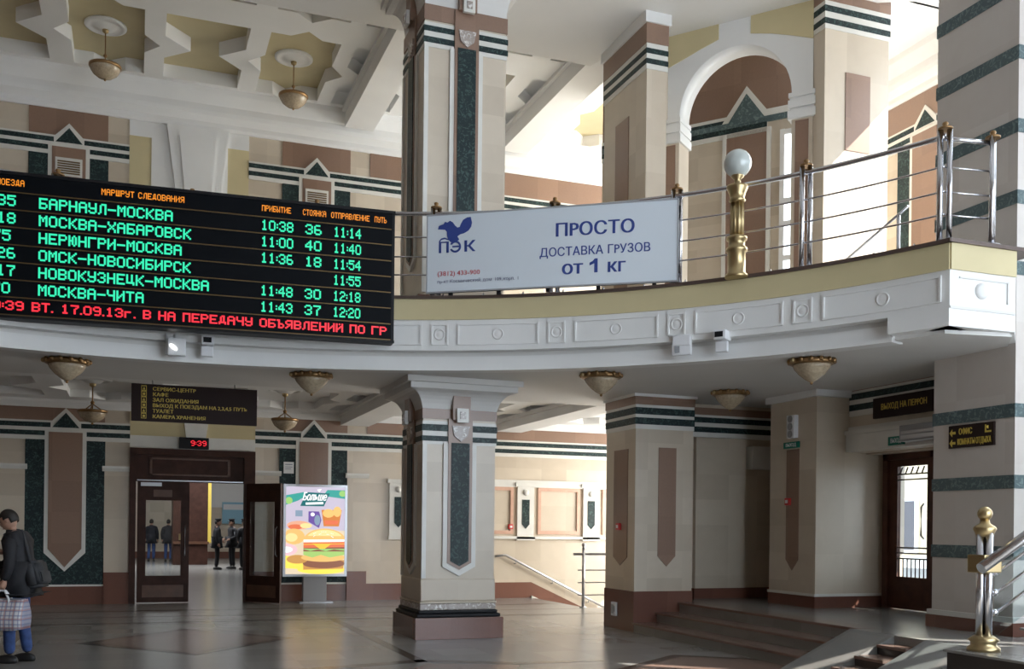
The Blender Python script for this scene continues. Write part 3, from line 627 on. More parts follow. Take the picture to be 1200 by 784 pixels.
for y0, y1, z0, z1 in ((15.8, 21.0, 5.4, 9.2), (16.0, 20.8, .6, 3.3), (11.2, 13.2, 5.4, 9.4)):
    b = B().m('win'); k = 4 if y1 - y0 > 3 else 2
    for i in range(k + 1):
        y = y0 + (y1 - y0 - .08) * i / k; b.box(13.38, 13.46, y, y + .08, z0, z1)
    for z in (z0, (z0 + z1) / 2, z1 - .08): b.box(13.39, 13.45, y0, y1, z, z + .08)
    w = st('window_%d' % wi, b); wi += 1
    obj('pane', B().box(13.41, 13.42, y0, y1, z0, z1), 'glass', w)
st('wall_left_light_block', B().box(-8.4, -8, -3, 21.6, -.3, 12.3), 'brown')  # unseen wall closing the left side, brown to cut bounced light
wf = B().m('pale'); wf.box(-8.4, 5.0, -3.4, -3, -.3, 12.3).box(13.6, 14, -3.4, -3, -.3, 12.3).box(5.0, 13.6, -3.4, -3, 8.6, 12.3)  # unseen wall, opening sized to let sky light in mostly from the right
for x in (7.0, 10.2): wf.box(x, x + .5, -3.4, -3, -.3, 9.4)
st('wall_front_light_mask', wf)
hw_ = B().m('pale')
for q in ((-3.4, -3, -.3, 12.3), (-3, .3, -.3, .6), (-3, .3, 9.2, 12.3), (.3, .8, -.3, 12.3), (.8, 3.6, -.3, 3.6), (.8, 3.6, 9.0, 12.3), (3.6, 4.3, -.3, 12.3), (4.3, 5.6, -.3, 6.9), (4.3, 5.6, 9.4, 12.3), (5.6, 7.6, -.3, 12.3), (7.6, 10.8, -.3, .6)): hw_.box(14, 14.4, *q)  # unseen wall, openings cut where sun should reach pier, newel and ramp
for i in range(5): hw_.box(14.1, 14.14, 1.0 + i * .5, 1.25 + i * .5, 3.6, 9.0)  # bars added only to break the sun into stripes on the ramp
st('wall_hall_right_sun_mask', hw_)
st('ceiling_hall_light_block', B().box(-8.4, 14.4, -3.4, 7.6, 12.0, 12.4).box(-8.4, 12.6, 7.6, 13.2, 12.0, 12.4), 'white')  # unseen lid added over the hall to block sky and sun
st('ceiling_roof', B().box(-8.4, 13.7, 13.2, 21.7, 10.65, 10.9).box(-8.4, 14.4, 13.1, 13.25, 10.3, 12.4), 'white')

# outside, seen through the platform door
st('ground', B().box(13.7, 60, -20, 40, -.05, .40).box(10.9, 13.3, 9.7, 15.3, .3, .449), 'asphalt')
ex = thing('station_building', 'cream building with white framed door and windows, outside the platform door', 'building', (24, 24, .4))
obj('wall', B().box(24, 30, 14, 34, .4, 9), 'facade', ex)
for y in (17.5, 20.4, 23.3, 26.2, 29.1, 32.0):
    f = obj('window', B().box(23.92, 24, y, y + 1.5, .9, 2.7), 'win', ex); obj('pane', B().box(23.9, 23.92, y + .12, y + .66, 1.0, 2.6).box(23.9, 23.92, y + .8, y + 1.38, 1.0, 2.6), plain('dark_pane', (.05, .06, .09), .1), f)
obj('plinth', B().box(23.85, 24, 14, 34, .4, .8), 'stone', ex)

# ------------------------------------------------------------------ room behind the entrance doors
st('floor_vestibule', B().box(-8, 9, WY, 49, -.3, 0), 'floor')
vb = st('wall_vestibule_back', B().box(-8, 9, 48.5, 48.8, 0, 5), 'cream')
obj('white_panel', B().box(1.6, 9, 48.40, 48.5, 2.35, 5), 'white', vb); obj('baseboard_vestibule', B().box(-8, 9, 48.44, 48.5, 0, .3), 'redgran', vb)
st('wall_vestibule_left', B().box(-8.3, -8, 21.6, 48.5, 0, 5), 'cream'); st('wall_vestibule_right', B().box(9, 9.3, 21.6, 48.5, 0, 5), 'cream'); st('ceiling_vestibule', B().box(-8.3, 9.3, 21.65, 48.8, 5, 5.2), 'white')

# ------------------------------------------------------------------ balcony railing
RZ = 5.73
rl = thing('balcony_railing', 'curved chrome railing with thin rails along the edge of the upper balcony', 'railing', (0, 0, 0))
RR = RB + .12
ang = lambda a0, a1, n, z, r=RR: [cp(a0 + (a1 - a0) * i / n, r, z) for i in range(n + 1)]
EC = cp(19.3, RR, 0); EB = Vector((8.44, 8.20, 0))
obj('handrail', B().tube(ang(A1, 19.3, 80, RZ) , .028), 'chrome', rl)
obj('handrail', B().tube([(EC.x, EC.y, RZ - .02), (EB.x, EB.y, RZ - .02)], .026), 'chrome', rl)
for z in (4.92, 5.16, 5.42):
    obj('rail', B().tube(ang(A1, 19.3, 80, z), .011, 8), 'chrome', rl); obj('rail', B().tube([(EC.x, EC.y, z - .01), (EB.x, EB.y, z - .01)], .011, 8), 'chrome', rl)
def post(p, parent, h=1.20, off=.045, dirv=None, z=4.61):
    d = dirv or Vector((1, 0, 0)); b = B().m('chrome')
    for s in (-1, 1): b.tube([p + d * off * s + Vector((0, 0, z)), p + d * off * s + Vector((0, 0, z + h))], .03, 10)
    b.m('oldbrass').lathe([(.075, -.012), (.075, .008), (.04, .016), (.022, .03), (.034, .05), (.024, .068), (.001, .075)], (p.x, p.y, z + h), 14).m('steel').lathe([(.09, 0), (.09, .02), (.075, .03), (.001, .031)], (p.x, p.y, z), 14)
    o = obj('post', b, None, parent)
    return o
for a in (65.98, 54.39, 42.68, 30.9, 19.3, 77.5, 89, 100.5, 112): post(cp(a, RR, 0), rl, dirv=Vector((math.cos(R(a - 62)), math.sin(R(a - 62)), 0)))
post(EB, rl, 1.16, dirv=Vector((.8, .6, 0)))
for a in [34 + 3.9 * i for i in range(9)] + [25, 21.7]:
    pa = cp(a, RR, 4.60); obj('foot_stud', B().lathe([(.022, 0), (.016, .05), (.004, .08)], pa, 8), 'chrome', rl)
# inner stair handrail on the balcony
ih = thing('inner_stair_handrail', 'thin sloping handrail behind the balcony railing, before the sunlit stone pier', 'handrail', (9.6, 10.9, 4.57))
obj('rail', B().tube([(8.75, 11.3, 5.05), (8.9, 9.95, 5.62)], .018), 'chrome', ih)
obj('post', B().tube([(8.74, 11.3, 4.57), (8.74, 11.3, 5.12)], .022), 'chrome', ih); obj('post', B().tube([(8.88, 10.1, 4.57), (8.88, 10.1, 5.56)], .022), 'chrome', ih)

# ------------------------------------------------------------------ departures board
A_, Bp = Vector((-1.502, 12.99, 0)), Vector((3.10, 12.72, 0))
bdir = (Bp - A_).normalized(); FBd = Fr(A_, bdir, (bdir.y, -bdir.x)); BL = (Bp - A_).length; U0 = -.85
bd = thing('departures_board', 'large black train departures board with green, orange and red lettering on balcony', 'departures board', tuple(FBd.p(BL / 2, -.1, 3.96)), 0)
obj('case', B().box(U0, BL, -.22, -.012, 3.955, 5.655, fr=FBd, bev=.008), 'black', bd)
obj('screen_face', B().box(U0 + .04, BL - .04, -.014, 0, 3.99, 5.62, fr=FBd), 'screen', bd)
for i in range(8): obj('divider', B().box(U0 + .03, BL - .05, 0, .012, 5.415 - .203 * i - .006, 5.415 - .203 * i + .006, fr=FBd), 'divider', bd)
obj('top_rail', B().box(U0, BL, -.012, .015, 5.62, 5.655, fr=FBd), 'black', bd); obj('bottom_rail', B().box(U0, BL, -.012, .015, 3.955, 3.985, fr=FBd), 'black', bd)
for u in (.4, 2.2, 4.0): obj('bracket', B().box(u, u + .08, -.5, -.2, 5.2, 5.3, fr=FBd), 'steel', bd)
E_ = .004
for s, u, w in (('НОМЕР ПОЕЗДА', -.33, .58), ('МАРШРУТ СЛЕДОВАНИЯ', 1.084, .935), ('ПРИБЫТИЕ', 2.936, .354), ('СТОЯНКА', 3.437, .287), ('ОТПРАВЛЕНИЕ', 3.788, .488), ('ПУТЬ', 4.342, .154)):
    led('header_lettering', s, FBd, u, 5.49, .0105, 'led_o', bd, E_, w)
rows = [('035', 'БАРНАУЛ-МОСКВА', '10:38', '36', '11:14'), ('118', 'МОСКВА-ХАБАРОВСК', '11:00', '40', '11:40'), ('075', 'НЕРЮНГРИ-МОСКВА', '11:36', '18', '11:54'),
        ('126', 'ОМСК-НОВОСИБИРСК', '', '', '11:55'), ('117', 'НОВОКУЗНЕЦК-МОСКВА', '11:48', '30', '12:18'), ('070', 'МОСКВА-ЧИТА', '11:43', '37', '12:20')]
PT = .0178
for i, (no, nm, t1, stp, t2) in enumerate(rows):
    z = 5.255 - .203 * i
    led('train_number', no, FBd, -.14 - (.05 if i in (2, 5) else 0), z, PT, 'led_g', bd, E_, .30, 1.2)
    led('route_lettering', nm, FBd, .409, z, PT, 'led_g', bd, E_, fill=1.25)
    if t1: led('arrival_time', t1, FBd, 2.93, z, PT, 'led_g', bd, E_, .39, 1.2); led('stop_minutes', stp, FBd, 3.47, z, PT, 'led_g', bd, E_, .2, 1.2)
    led('departure_time', t2, FBd, 3.825, z, PT, 'led_g', bd, E_, .345, 1.2)
led('running_text', '09:39 ВТ. 17.09.13г. В НА ПЕРЕДАЧУ ОБЪЯВЛЕНИЙ ПО ГР', FBd, -.18, 4.05, .0150, 'led_r', bd, E_, 4.69, 1.25)

# ------------------------------------------------------------------ banner
Bw, Be = Vector((3.535, 12.77, 0)), Vector((6.225, 10.911, 0)); wdv = (Be - Bw).normalized(); FW = Fr(Bw, wdv, (wdv.y, -wdv.x)); WL = 3.27
bn = thing('banner_sign', 'pale blue banner with bird emblem and blue lettering on balcony railing', 'banner', tuple(FW.p(WL / 2, 0, 4.645)))
obj('panel', B().box(0, WL, -.03, 0, 4.645, 5.675, fr=FW, bev=.004), 'banner', bn)
b = B()
for q in ((0, WL, 4.645, 4.665), (0, WL, 5.655, 5.675), (0, .015, 4.665, 5.655), (WL - .015, WL, 4.665, 5.655)): b.box(q[0], q[1], -.035, .006, q[2], q[3], fr=FW)
obj('frame', b, 'greypl', bn)
for u in (.25, 1.6, WL - .05):
    for z in (4.76, 5.5): obj('clamp', B().box(u, u + .07, -.42 if 1 < u < 2 else -.2, -.03, z, z + .09, fr=FW), 'black', bn)
for u in (.3, .95, 1.6, 2.25, 2.95): obj('foot', B().box(u, u + .05, -.06, -.02, 4.60, 4.65, fr=FW), 'black', bn)
EP = .002
text('lettering', 'ПРОСТО', .235, 'blue', bn, FW, 1.713, EP, 5.288, bold=.006, width=1.0)
text('lettering', 'ДОСТАВКА ГРУЗОВ', .155, 'blue', bn, FW, 1.515, EP, 5.04, bold=.002, width=1.40)
text('lettering', 'от', .24, 'blue', bn, FW, 1.807, EP, 4.805, bold=.006, width=.27)
obj('numeral_lettering', B().prism([(2.225, 4.81), (2.268, 4.81), (2.268, 4.985), (2.232, 4.985), (2.205, 4.955), (2.165, 4.935), (2.165, 4.90), (2.225, 4.925)], 0, .004, FW), 'blue', bn)
text('lettering', 'кг', .24, 'blue', bn, FW, 2.385, EP, 4.805, bold=.006, width=.225)
for ch, u_, w_ in (('П', .158, .135), ('К', .505, .15)): text('emblem_lettering', ch, .20, 'blue', bn, FW, u_, EP + .002, 5.165, bold=.005, width=w_)
eb = [(.395 + .078 * math.cos(R(t)), 5.238 + .077 * math.sin(R(t))) for t in range(-155, 156, 10)]
ei = [(.395 + .052 * math.cos(R(t)), 5.238 + .052 * math.sin(R(t))) for t in range(150, -151, -10)]
obj('emblem_lettering', B().prism(eb + ei, .0005, .006, FW).box(.355, .45, .0005, .006, 5.228, 5.249, fr=FW), 'blue', bn)
text('phone_lettering', '(3812) 433-900', .085, 'red', bn, FW, .15, EP, 4.865, width=.58)
text('small_lettering', 'пр-кт Космический, дом 109, корп. 1', .06, 'greyprint', bn, FW, .15, EP, 4.77, width=1.08)
bird = [(118, 240), (125, 215), (160, 205), (172, 188), (190, 195), (210, 182), (232, 195), (250, 220), (268, 235), (284, 232), (292, 212), (310, 182), (340, 166), (368, 164), (378, 205), (372, 235), (352, 262), (318, 280), (290, 286), (268, 300), (282, 322), (270, 334), (240, 345), (215, 338), (196, 318), (188, 290), (186, 262), (172, 246), (150, 243)]
obj('bird_emblem', B().prism([(.155 + (x - 118) * .00178, 5.612 - (y - 164) * .00178) for x, y in bird], .0005, .004, FW), 'blue', bn)
obj('emblem_ribbon', B().prism([(.17, 5.32), (.20, 5.355), (.25, 5.365), (.30, 5.34), (.30, 5.325), (.25, 5.345), (.2, 5.335), (.18, 5.30)], .0005, .004, FW), 'blue', bn)

# ------------------------------------------------------------------ lamp post on the balcony
L = Vector((6.62, 10.23, 4.57))
lp = thing('balcony_lamp', 'brass lamp post with round white globe standing behind the balcony railing', 'lamp', L)
K = .83
def lz(pr): return [(r * .84, z * K) for r, z in pr]
obj('base', B().lathe(lz([(.16, 0), (.16, .04), (.125, .07), (.125, .36), (.15, .38), (.15, .42), (.115, .45), (.115, .52), (.145, .54), (.145, .58), (.10, .60)]), L, 24), 'brass', lp)
b = B().lathe(lz([(.085, .58), (.085, 1.08)]), L, 20)
for k in range(10):
    t = 2 * math.pi * k / 10; b.tube([L + Vector((.07 * math.cos(t), .07 * math.sin(t), .60 * K)), L + Vector((.07 * math.cos(t), .07 * math.sin(t), 1.07 * K))], .013, 6)
obj('shaft', b, 'brass', lp)
obj('collar', B().lathe(lz([(.09, 1.07), (.12, 1.10), (.10, 1.13), (.115, 1.20), (.15, 1.28), (.15, 1.31), (.05, 1.33), (.045, 1.40), (.09, 1.44), (.09, 1.47), (.001, 1.47)]), L, 24), 'brass', lp)
obj('globe', B().ball(L + Vector((0, 0, 1.355)), .165, 28), 'opal', lp)

# ------------------------------------------------------------------ ceiling lamps
def chandelier(loc, drop, r, label, group):
    t = thing('hanging_bowl_lamp', label, 'chandelier', loc, 0, group); k = r / .26
    obj('ceiling_rosette', B().lathe([(.36 * k, 0), (.36 * k, -.03), (.30 * k, -.05), (.28 * k, -.03), (.20 * k, -.04), (.14 * k, -.08), (.06 * k, -.09), (.001, -.09)], n=28), 'white', t, True)
    obj('canopy', B().lathe([(.06, -.08), (.05, -.13), (.02, -.15), (.001, -.15)], n=16), 'brass', t, True)
    obj('rod', B().tube([(0, 0, -.1), (0, 0, -drop)], .011, 8).ball((0, 0, -drop * .75), .035, 10), 'oldbrass', t, True)
    b = B()
    for i in range(3):
        a_ = 2 * math.pi * i / 3 + .4; b.tube([(0, 0, -drop + .12), (.5 * r * math.cos(a_), .5 * r * math.sin(a_), -drop + .05), (r * .98 * math.cos(a_), r * .98 * math.sin(a_), -drop - .02)], .01, 6)
    obj('arm', b, 'oldbrass', t, True)
    obj('rim', B().lathe([(r, -drop - .04), (r + .02, -drop - .02), (r + .02, -drop + .01), (r - .02, -drop + .01), (r - .02, -drop - .02)], n=28), 'oldbrass', t, True)
    obj('bowl', B().lathe([(r, -drop - .01), (r * .97, -drop - .07 * k), (r * .80, -drop - .14 * k), (r * .5, -drop - .20 * k), (r * .15, -drop - .23 * k), (.001, -drop - .235 * k)], n=28), 'bowlglass', t, True)
    obj('finial', B().ball((0, 0, -drop - .25 * k), .022, 10), 'oldbrass', t, True)
    return t
UPZ = 10.56
c1 = chandelier((2.75, 19.6, UPZ), .74, .26, 'hanging glass bowl lamp from second star-shaped ceiling coffer, nearer the tall column', 'upper hall bowl lamps')
dup(c1, (-.6, 19.6, UPZ), 'hanging glass bowl lamp from first star-shaped ceiling coffer above the departures board')
c2 = chandelier((2.55, 18.8, 4.09), .56, .23, 'hanging glass bowl lamp above the burger lightbox', 'lower hall bowl lamps')
dup(c2, (-.72, 18.9, 4.09), 'hanging glass bowl lamp before the pointed brown wall panel, lower storey')
def bowl_lamp(loc, label):
    t = thing('ceiling_bowl_lamp', label, 'ceiling lamp', loc, 0, 'flush bowl lamps under the balcony')
    b = B().lathe([(.20, 0), (.27, -.02), (.27, -.06), (.24, -.075)], n=28)
    for i in range(14):
        a_ = 2 * math.pi * i / 14; b.ball((.265 * math.cos(a_), .265 * math.sin(a_), -.03), .032, 8)
    obj('crown_rim', b, 'oldbrass', t, True)
    obj('glass_bowl', B().lathe([(.235, -.06), (.21, -.12), (.15, -.19), (.075, -.25), (.03, -.275), (.001, -.28)], n=28), 'bowlglass', t, True)
    obj('finial', B().ball((0, 0, -.29), .02, 8), 'oldbrass', t, True)
    obj('side_stud', B().ball((-.28, 0, -.03), .03, 10), 'brass', t, True)
    return t
f1 = bowl_lamp((2.25, 13.95, 3.68), 'brass crowned glass bowl lamp under balcony, beside capital of the marble column')
dup(f1, (-.84, 14.05, 3.68), 'brass crowned glass bowl lamp under balcony, left of the brown directory sign')
dup(f1, (5.86, 12.3, 3.68), 'brass crowned glass bowl lamp under balcony, between column and stepped pier')
dup(f1, (7.68, 10.2, 3.68), 'brass crowned glass bowl lamp under balcony, before pier with the exit plate')
dup(f1, (8.36, 13.05, 3.68), 'brass crowned glass bowl lamp under balcony, deep in recess between two piers')

# ------------------------------------------------------------------ cameras and boxes on the balcony edge
def edge(a, z, r=RB): return cp(a, r, z), Fr(cp(a, r, 0), (math.sin(R(a)), -math.cos(R(a))), (-math.cos(R(a)), -math.sin(R(a))))
def camera_box(name, a, label, kind):
    p, fr = edge(a, 3.8)
    if kind == 'lamp':
        t = thing(name, label, 'floodlight', tuple(fr.p(0, 0, 3.72)))
        obj('housing', B().box(-.11, .11, .02, .12, 3.70, 3.92, fr=fr, bev=.015), 'whitepl', t); obj('bracket', B().box(-.13, -.11, .0, .06, 3.72, 3.98, fr=fr).box(-.02, .02, .0, .04, 3.9, 4.0, fr=fr), 'whitepl', t)
        b = B(); b.ball((0, 0, 0), 1, 14, (.055, .012, .022)); b.bm.transform(Matrix.Translation(fr.p(-.04, .125, 3.80)) @ Matrix.Rotation(R(a - 90), 4, 'Z') @ Matrix.Rotation(R(38), 4, 'Y')); obj('lens', b, 'lamp', t)
    else:
        t = thing(name, label, 'security camera', tuple(fr.p(0, 0, 3.72)))
        obj('housing', B().box(-.075, .075, -.06, .14, 3.86, 3.97, fr=fr, bev=.008), 'whitepl', t)
        obj('lens_window', B().box(-.055, .045, .14, .146, 3.885, 3.95, fr=fr), 'black', t)
        obj('mount', B().box(-.08, .07, .0, .06, 3.72, 3.85, fr=fr, bev=.012), 'whitepl', t)
        obj('arm', B().tube([fr.p(0, .01, 3.8), fr.p(0, .02, 3.84), fr.p(0, .03, 3.88)], .025, 8), 'whitepl', t)
    return t
camera_box('floodlight', 90.3, 'white square lamp housing below departures board, with small lit lens', 'lamp')
camera_box('security_camera', 87.5, 'white security camera on balcony edge below the departures board', 'cam')
camera_box('security_camera', 37.9, 'white security camera on balcony edge, right below the banner end', 'cam')
p, fr = edge(41.7, 3.8)
jb = thing('junction_box', 'white square junction box on balcony edge beside a security camera', 'box', tuple(fr.p(0, 0, 3.72)))
obj('case', B().box(-.12, .12, .0, .05, 3.72, 3.97, fr=fr, bev=.01), 'whitepl', jb); obj('cable_gland', B().box(-.08, -.02, .05, .06, 3.75, 3.83, fr=fr), 'greypl', jb); obj('lid', B().box(-.105, .105, .05, .062, 3.84, 3.955, fr=fr), 'whitepl', jb)

# ------------------------------------------------------------------ signs
FS = Fr((-.08, 16.1), (1, 0), (0, -1))
dsg = thing('directory_sign', 'hanging dark brown directory sign with six lines of yellow lettering', 'sign', (.84, 16.13, 3.127))
obj('panel', B().box(0, 1.835, -.05, 0, 3.127, 3.688, fr=FS, bev=.006), 'signbr', dsg)
for u in (.3, 1.5): obj('hanger', B().tube([FS.p(u, -.02, 3.68), FS.p(u, -.02, 3.96)], .012, 8), 'steel', dsg)
for i, s in enumerate(('СЕРВИС-ЦЕНТР', 'КАФЕ', 'ЗАЛ ОЖИДАНИЯ', 'ВЫХОД К ПОЕЗДАМ НА 2,3,4,5 ПУТЬ', 'ТУАЛЕТ', 'КАМЕРА ХРАНЕНИЯ')):
    z = 3.592 - i * .083
    text('lettering', s, .076, 'signyel', dsg, FS, .30, .002, z, bold=.002, width=(.62, .22, .66, 1.38, .30, .77)[i])
    q = (.14, z - .005)
    b = B()
    for e in ((0, .075, .065, .075), (0, .075, -.005, .003), (0, .008, .003, .065), (.067, .075, .003, .065)): b.box(q[0] + e[0], q[0] + e[1], 0, .004, q[1] + e[2], q[1] + e[3], fr=FS)
    if i % 2: b.box(q[0] + .022, q[0] + .055, 0, .004, q[1] + .015, q[1] + .05, fr=FS)
    else: b.prism([(q[0] + .02, q[1] + .012), (q[0] + .056, q[1] + .012), (q[0] + .038, q[1] + .058)], 0, .004, FS)
    obj('pictogram', b, 'signyel', dsg)
sg = thing('platform_exit_sign', 'dark brown sign with one yellow line above the platform door', 'sign', (9.9, 11.2, 3.21))
obj('panel', B().box(-11.75, -10.55, .04, .09, 3.21, 3.50, fr=FD, bev=.005), 'signbr', sg); text('lettering', 'ВЫХОД НА ПЕРРОН', .12, 'signyel', sg, FD, -11.58, .092, 3.32, bold=.002, width=.88)
F4 = Fr((9.1, 0), (0, -1), (-1, 0))
sg = thing('pillar_sign', 'brown framed sign with two yellow lines on the green striped pillar', 'sign', (9.09, 9.09, 2.59))
obj('panel', B().box(-9.43, -8.755, .0, .03, 2.59, 2.858, fr=F4, bev=.004), 'signbr', sg)
text('lettering', 'ОФИС', .10, 'signyel', sg, F4, -9.27, .032, 2.745, bold=.003, width=.2); text('lettering', 'КОМНАТЫ ОТДЫХА', .10, 'signyel', sg, F4, -9.29, .032, 2.625, bold=.003, width=.50)
for z in (2.74, 2.62): obj('arrow', B().prism([(-9.41, z + .03), (-9.37, z + .075), (-9.37, z + .045), (-9.32, z + .045), (-9.32, z + .015), (-9.37, z + .015), (-9.37, z - .015)], .03, .034, F4), 'signyel', sg)
obj('pictogram', B().box(-8.87, -8.79, .03, .034, 2.74, 2.76, fr=F4).box(-8.88, -8.86, .03, .034, 2.74, 2.83, fr=F4).lathe([(.02, 0), (.02, .003), (.001, .003)], F4.p(-8.83, .034, 2.80), 10, 'Y'), 'signyel', sg)
def exit_sign(name, fr, u0, u1, z0, z1, n, label, txt='ВЫХОД'):
    t = thing(name, label, 'exit sign', tuple(fr.p((u0 + u1) / 2, n, z0)), 0)
    obj('panel', B().box(u0, u1, n - .02, n + .015, z0, z1, fr=fr, bev=.003), 'exitgr', t); text('lettering', txt, (z1 - z0) * .75, 'whitepl', t, fr, u0 + (u1 - u0) * .16, n + .017, z0 + (z1 - z0) * .25, width=(u1 - u0) * .68)
exit_sign('exit_sign', FD, -11.39, -11.09, 2.80, 2.92, .11, 'small green exit sign on white lintel over the platform door')
F3 = Fr((9.4, 0), (0, -1), (-1, 0))
exit_sign('exit_sign', F3, -13.10, -12.73, 2.85, 2.945, .03, 'narrow green exit plate at top of brown inlay on pier')
ac = thing('air_curtain', 'grey grille box beside the small exit sign over the platform door', 'air heater', (9.85, 10.4, 2.82))
obj('case', B().box(-11.02, -9.75, .09, .26, 2.82, 3.04, fr=FD, bev=.01), 'greypl', ac); obj('vent_slats', B().box(-10.98, -9.8, .26, .268, 2.85, 2.90, fr=FD).box(-10.98, -9.8, .26, .268, 2.92, 2.96, fr=FD), 'steel', ac)
sp = thing('column_speaker', 'slim grey column loudspeaker above green exit plate on pier', 'loudspeaker', (9.36, 12.89, 2.97))
obj('case', B().box(-12.98, -12.79, 0, .08, 3.0, 3.35, fr=F3, bev=.008), 'whitepl', sp)
b = B()
for i in range(3):
    q = B(); q.lathe([(.055, 0), (.055, .01), (.035, .004), (.001, .004)], (0, 0, 0), 14, 'Y'); q.bm.transform(Matrix.Translation(F3.p(-12.885, .08, 3.06 + .115 * i)) @ Matrix.Rotation(R(90), 4, 'Z')); me = bpy.data.meshes.new('q'); q.bm.to_mesh(me); b.bm.from_mesh(me); bpy.data.meshes.remove(me)
obj('driver_grille', b, 'greypl', sp)
def alarm(fr, u, z, label):
    t = thing('fire_alarm_button', label, 'alarm button', tuple(fr.p(u, .012, z)), 0, 'red fire alarm buttons')
    obj('case', B().box(u - .055, u + .055, .0, .055, z - .05, z + .06, fr=fr, bev=.008), 'redpl', t); obj('press_plate', B().box(u - .03, u + .03, .055, .06, z - .02, z + .03, fr=fr), 'whitepl', t)
alarm(F3, -12.99, 2.03, 'red alarm button on brown inlay of pier under exit plate'); alarm(FW2, -14.38, 1.62, 'red alarm button on side inlay of pier beside the steps')
alarm(FB, 7.92, 1.6, 'red alarm button at framed dado over the stair down')
so = thing('wall_socket', 'white socket box low on granite base of the pier by the steps', 'socket', (7.19, 14.5, .25))
obj('case', B().box(-14.58, -14.42, .012, .05, .2, .42, fr=FW2, bev=.006), 'whitepl', so); obj('cover', B().box(-14.55, -14.48, .05, .06, .24, .38, fr=FW2), 'greypl', so); obj('socket_face', B().box(-14.47, -14.44, .05, .055, .27, .36, fr=FW2), 'greypl', so)
nt_ = thing('paper_notice', 'pale paper notice pinned on green marble above the lightbox', 'notice', (3.0, 21.26, 2.75))
obj('sheet', B().box(2.87, 3.08, .03, .036, 2.66, 2.90, fr=FB), 'whitepl', nt_); obj('printed_lines', B().box(2.9, 3.05, .036, .038, 2.84, 2.855, fr=FB).box(2.9, 3.05, .036, .038, 2.79, 2.80, fr=FB).box(2.9, 3.02, .036, .038, 2.75, 2.76, fr=FB), 'greyprint', nt_)

# ------------------------------------------------------------------ advertising lightbox
FL = Fr((2.80, 20.72), (1, 0), (0, -1)); LW, LZ0, LZ1 = 1.30, .54, 2.42
lb = thing('advert_lightbox', 'lit burger poster lightbox on grey foot beside the open door', 'lightbox', (3.45, 20.85, 0))
obj('case', B().box(0, LW, -.24, 0, LZ0, LZ1, fr=FL, bev=.02), 'whitepl', lb)
b = B()
for q in ((.0, LW, LZ0, LZ0 + .05), (0, LW, LZ1 - .05, LZ1), (0, .05, LZ0 + .05, LZ1 - .05), (LW - .05, LW, LZ0 + .05, LZ1 - .05)): b.box(q[0], q[1], 0, .025, q[2], q[3], fr=FL)
obj('frame', b, 'steel', lb)
obj('foot', B().box(.42, .9, -.2, -.04, 0, LZ0, fr=FL, bev=.01), 'greypl', lb); obj('foot_plate', B().box(.34, 1.02, -.26, .04, 0, .025, fr=FL), 'steel', lb)
PX0, PW, PZ0, PH = .05, LW - .1, LZ0 + .05, LZ1 - LZ0 - .1
pb = B(); _k = [0]
def em(name, c, s=1.0): return emit('poster_' + name, c, s)
PM = {k: em(k, v) for k, v in dict(bg=(.52, .47, .58), teal=(.04, .32, .28), dteal=(.01, .13, .14), lime=(.30, .55, .16), white=(.95, .95, .95), slate=(.22, .30, .40), violet=(.14, .08, .32), cola=(.60, .20, .04), ice=(.85, .50, .16), bun=(.80, .48, .16), bunlt=(.92, .68, .30), bundk=(.55, .28, .08), patty=(.24, .10, .06), tom=(.70, .16, .07), cheese=(.90, .52, .06), let=(.35, .55, .16), yel=(.90, .72, .10), pink=(.88, .50, .55), table=(.70, .58, .42), fries=(.75, .38, .25)).items()}
def shp(pts, mat):
    _k[0] += 1; n_ = .001 + .0002 * _k[0]; pb.m(PM[mat])
    v = [pb.bm.verts.new(FL.p(PX0 + min(1, max(0, x)) * PW, n_, PZ0 + min(1, max(0, y)) * PH)) for x, y in pts]; pb._tri(v)
def ell(cx, cy, rx, ry, a0=0, a1=360, n=22): return [(cx + rx * math.cos(R(a0 + (a1 - a0) * i / n)), cy + ry * math.sin(R(a0 + (a1 - a0) * i / n))) for i in range(n + 1 if a1 - a0 < 360 else n)]
shp([(0, 0), (1, 0), (1, 1), (0, 1)], 'bg'); shp([(0, 0), (1, 0), (1, .5), (0, .52)], 'table')
shp([(0, .79), (.2, .84), (.3, .88), (.3, .94), (0, .90)], 'teal'); shp([(.62, .90), (1, .87), (1, .97), (.7, .97)], 'teal'); shp([(.24, .78), (.64, .78), (.74, .93), (.34, .94)], 'dteal')
shp(ell(.05, .84, .06, .04), 'lime'); shp(ell(.96, .93, .06, .035), 'lime'); shp([(.52, .97), (.56, .94), (.60, .98)], 'white')
shp([(.33, .795), (.63, .805), (.63, .83), (.33, .82)], 'white')
shp([(.16, .66), (.28, .66), (.28, .73), (.16, .73)], 'slate'); shp([(.38, .60), (.56, .53), (.6, .62), (.56, .72), (.38, .72)], 'violet'); shp(ell(.45, .685, .035, .022), 'white'); shp(ell(.53, .62, .05, .06), 'slate')
shp([(.64, .55), (.90, .55), (.95, .74), (.60, .74)], 'cola'); shp(ell(.72, .70, .10, .05), 'ice'); shp(ell(.87, .72, .07, .06), 'ice'); shp([(.66, .57), (.88, .57), (.9, .62), (.65, .62)], 'tom')
shp(ell(.22, .56, .20, .05), 'fries'); shp(ell(.16, .54, .12, .03), 'tom'); shp(ell(.34, .555, .10, .03), 'bunlt'); shp(ell(.14, .43, .18, .09), 'bun'); shp(ell(.10, .42, .1, .05), 'bunlt')
shp(ell(0, .28, .20, .07, -90, 90), 'pink'); shp(ell(0, .28, .12, .035, -90, 90), 'white'); shp([(0, .07), (.35, .05), (.3, .20), (0, .21)], 'yel')
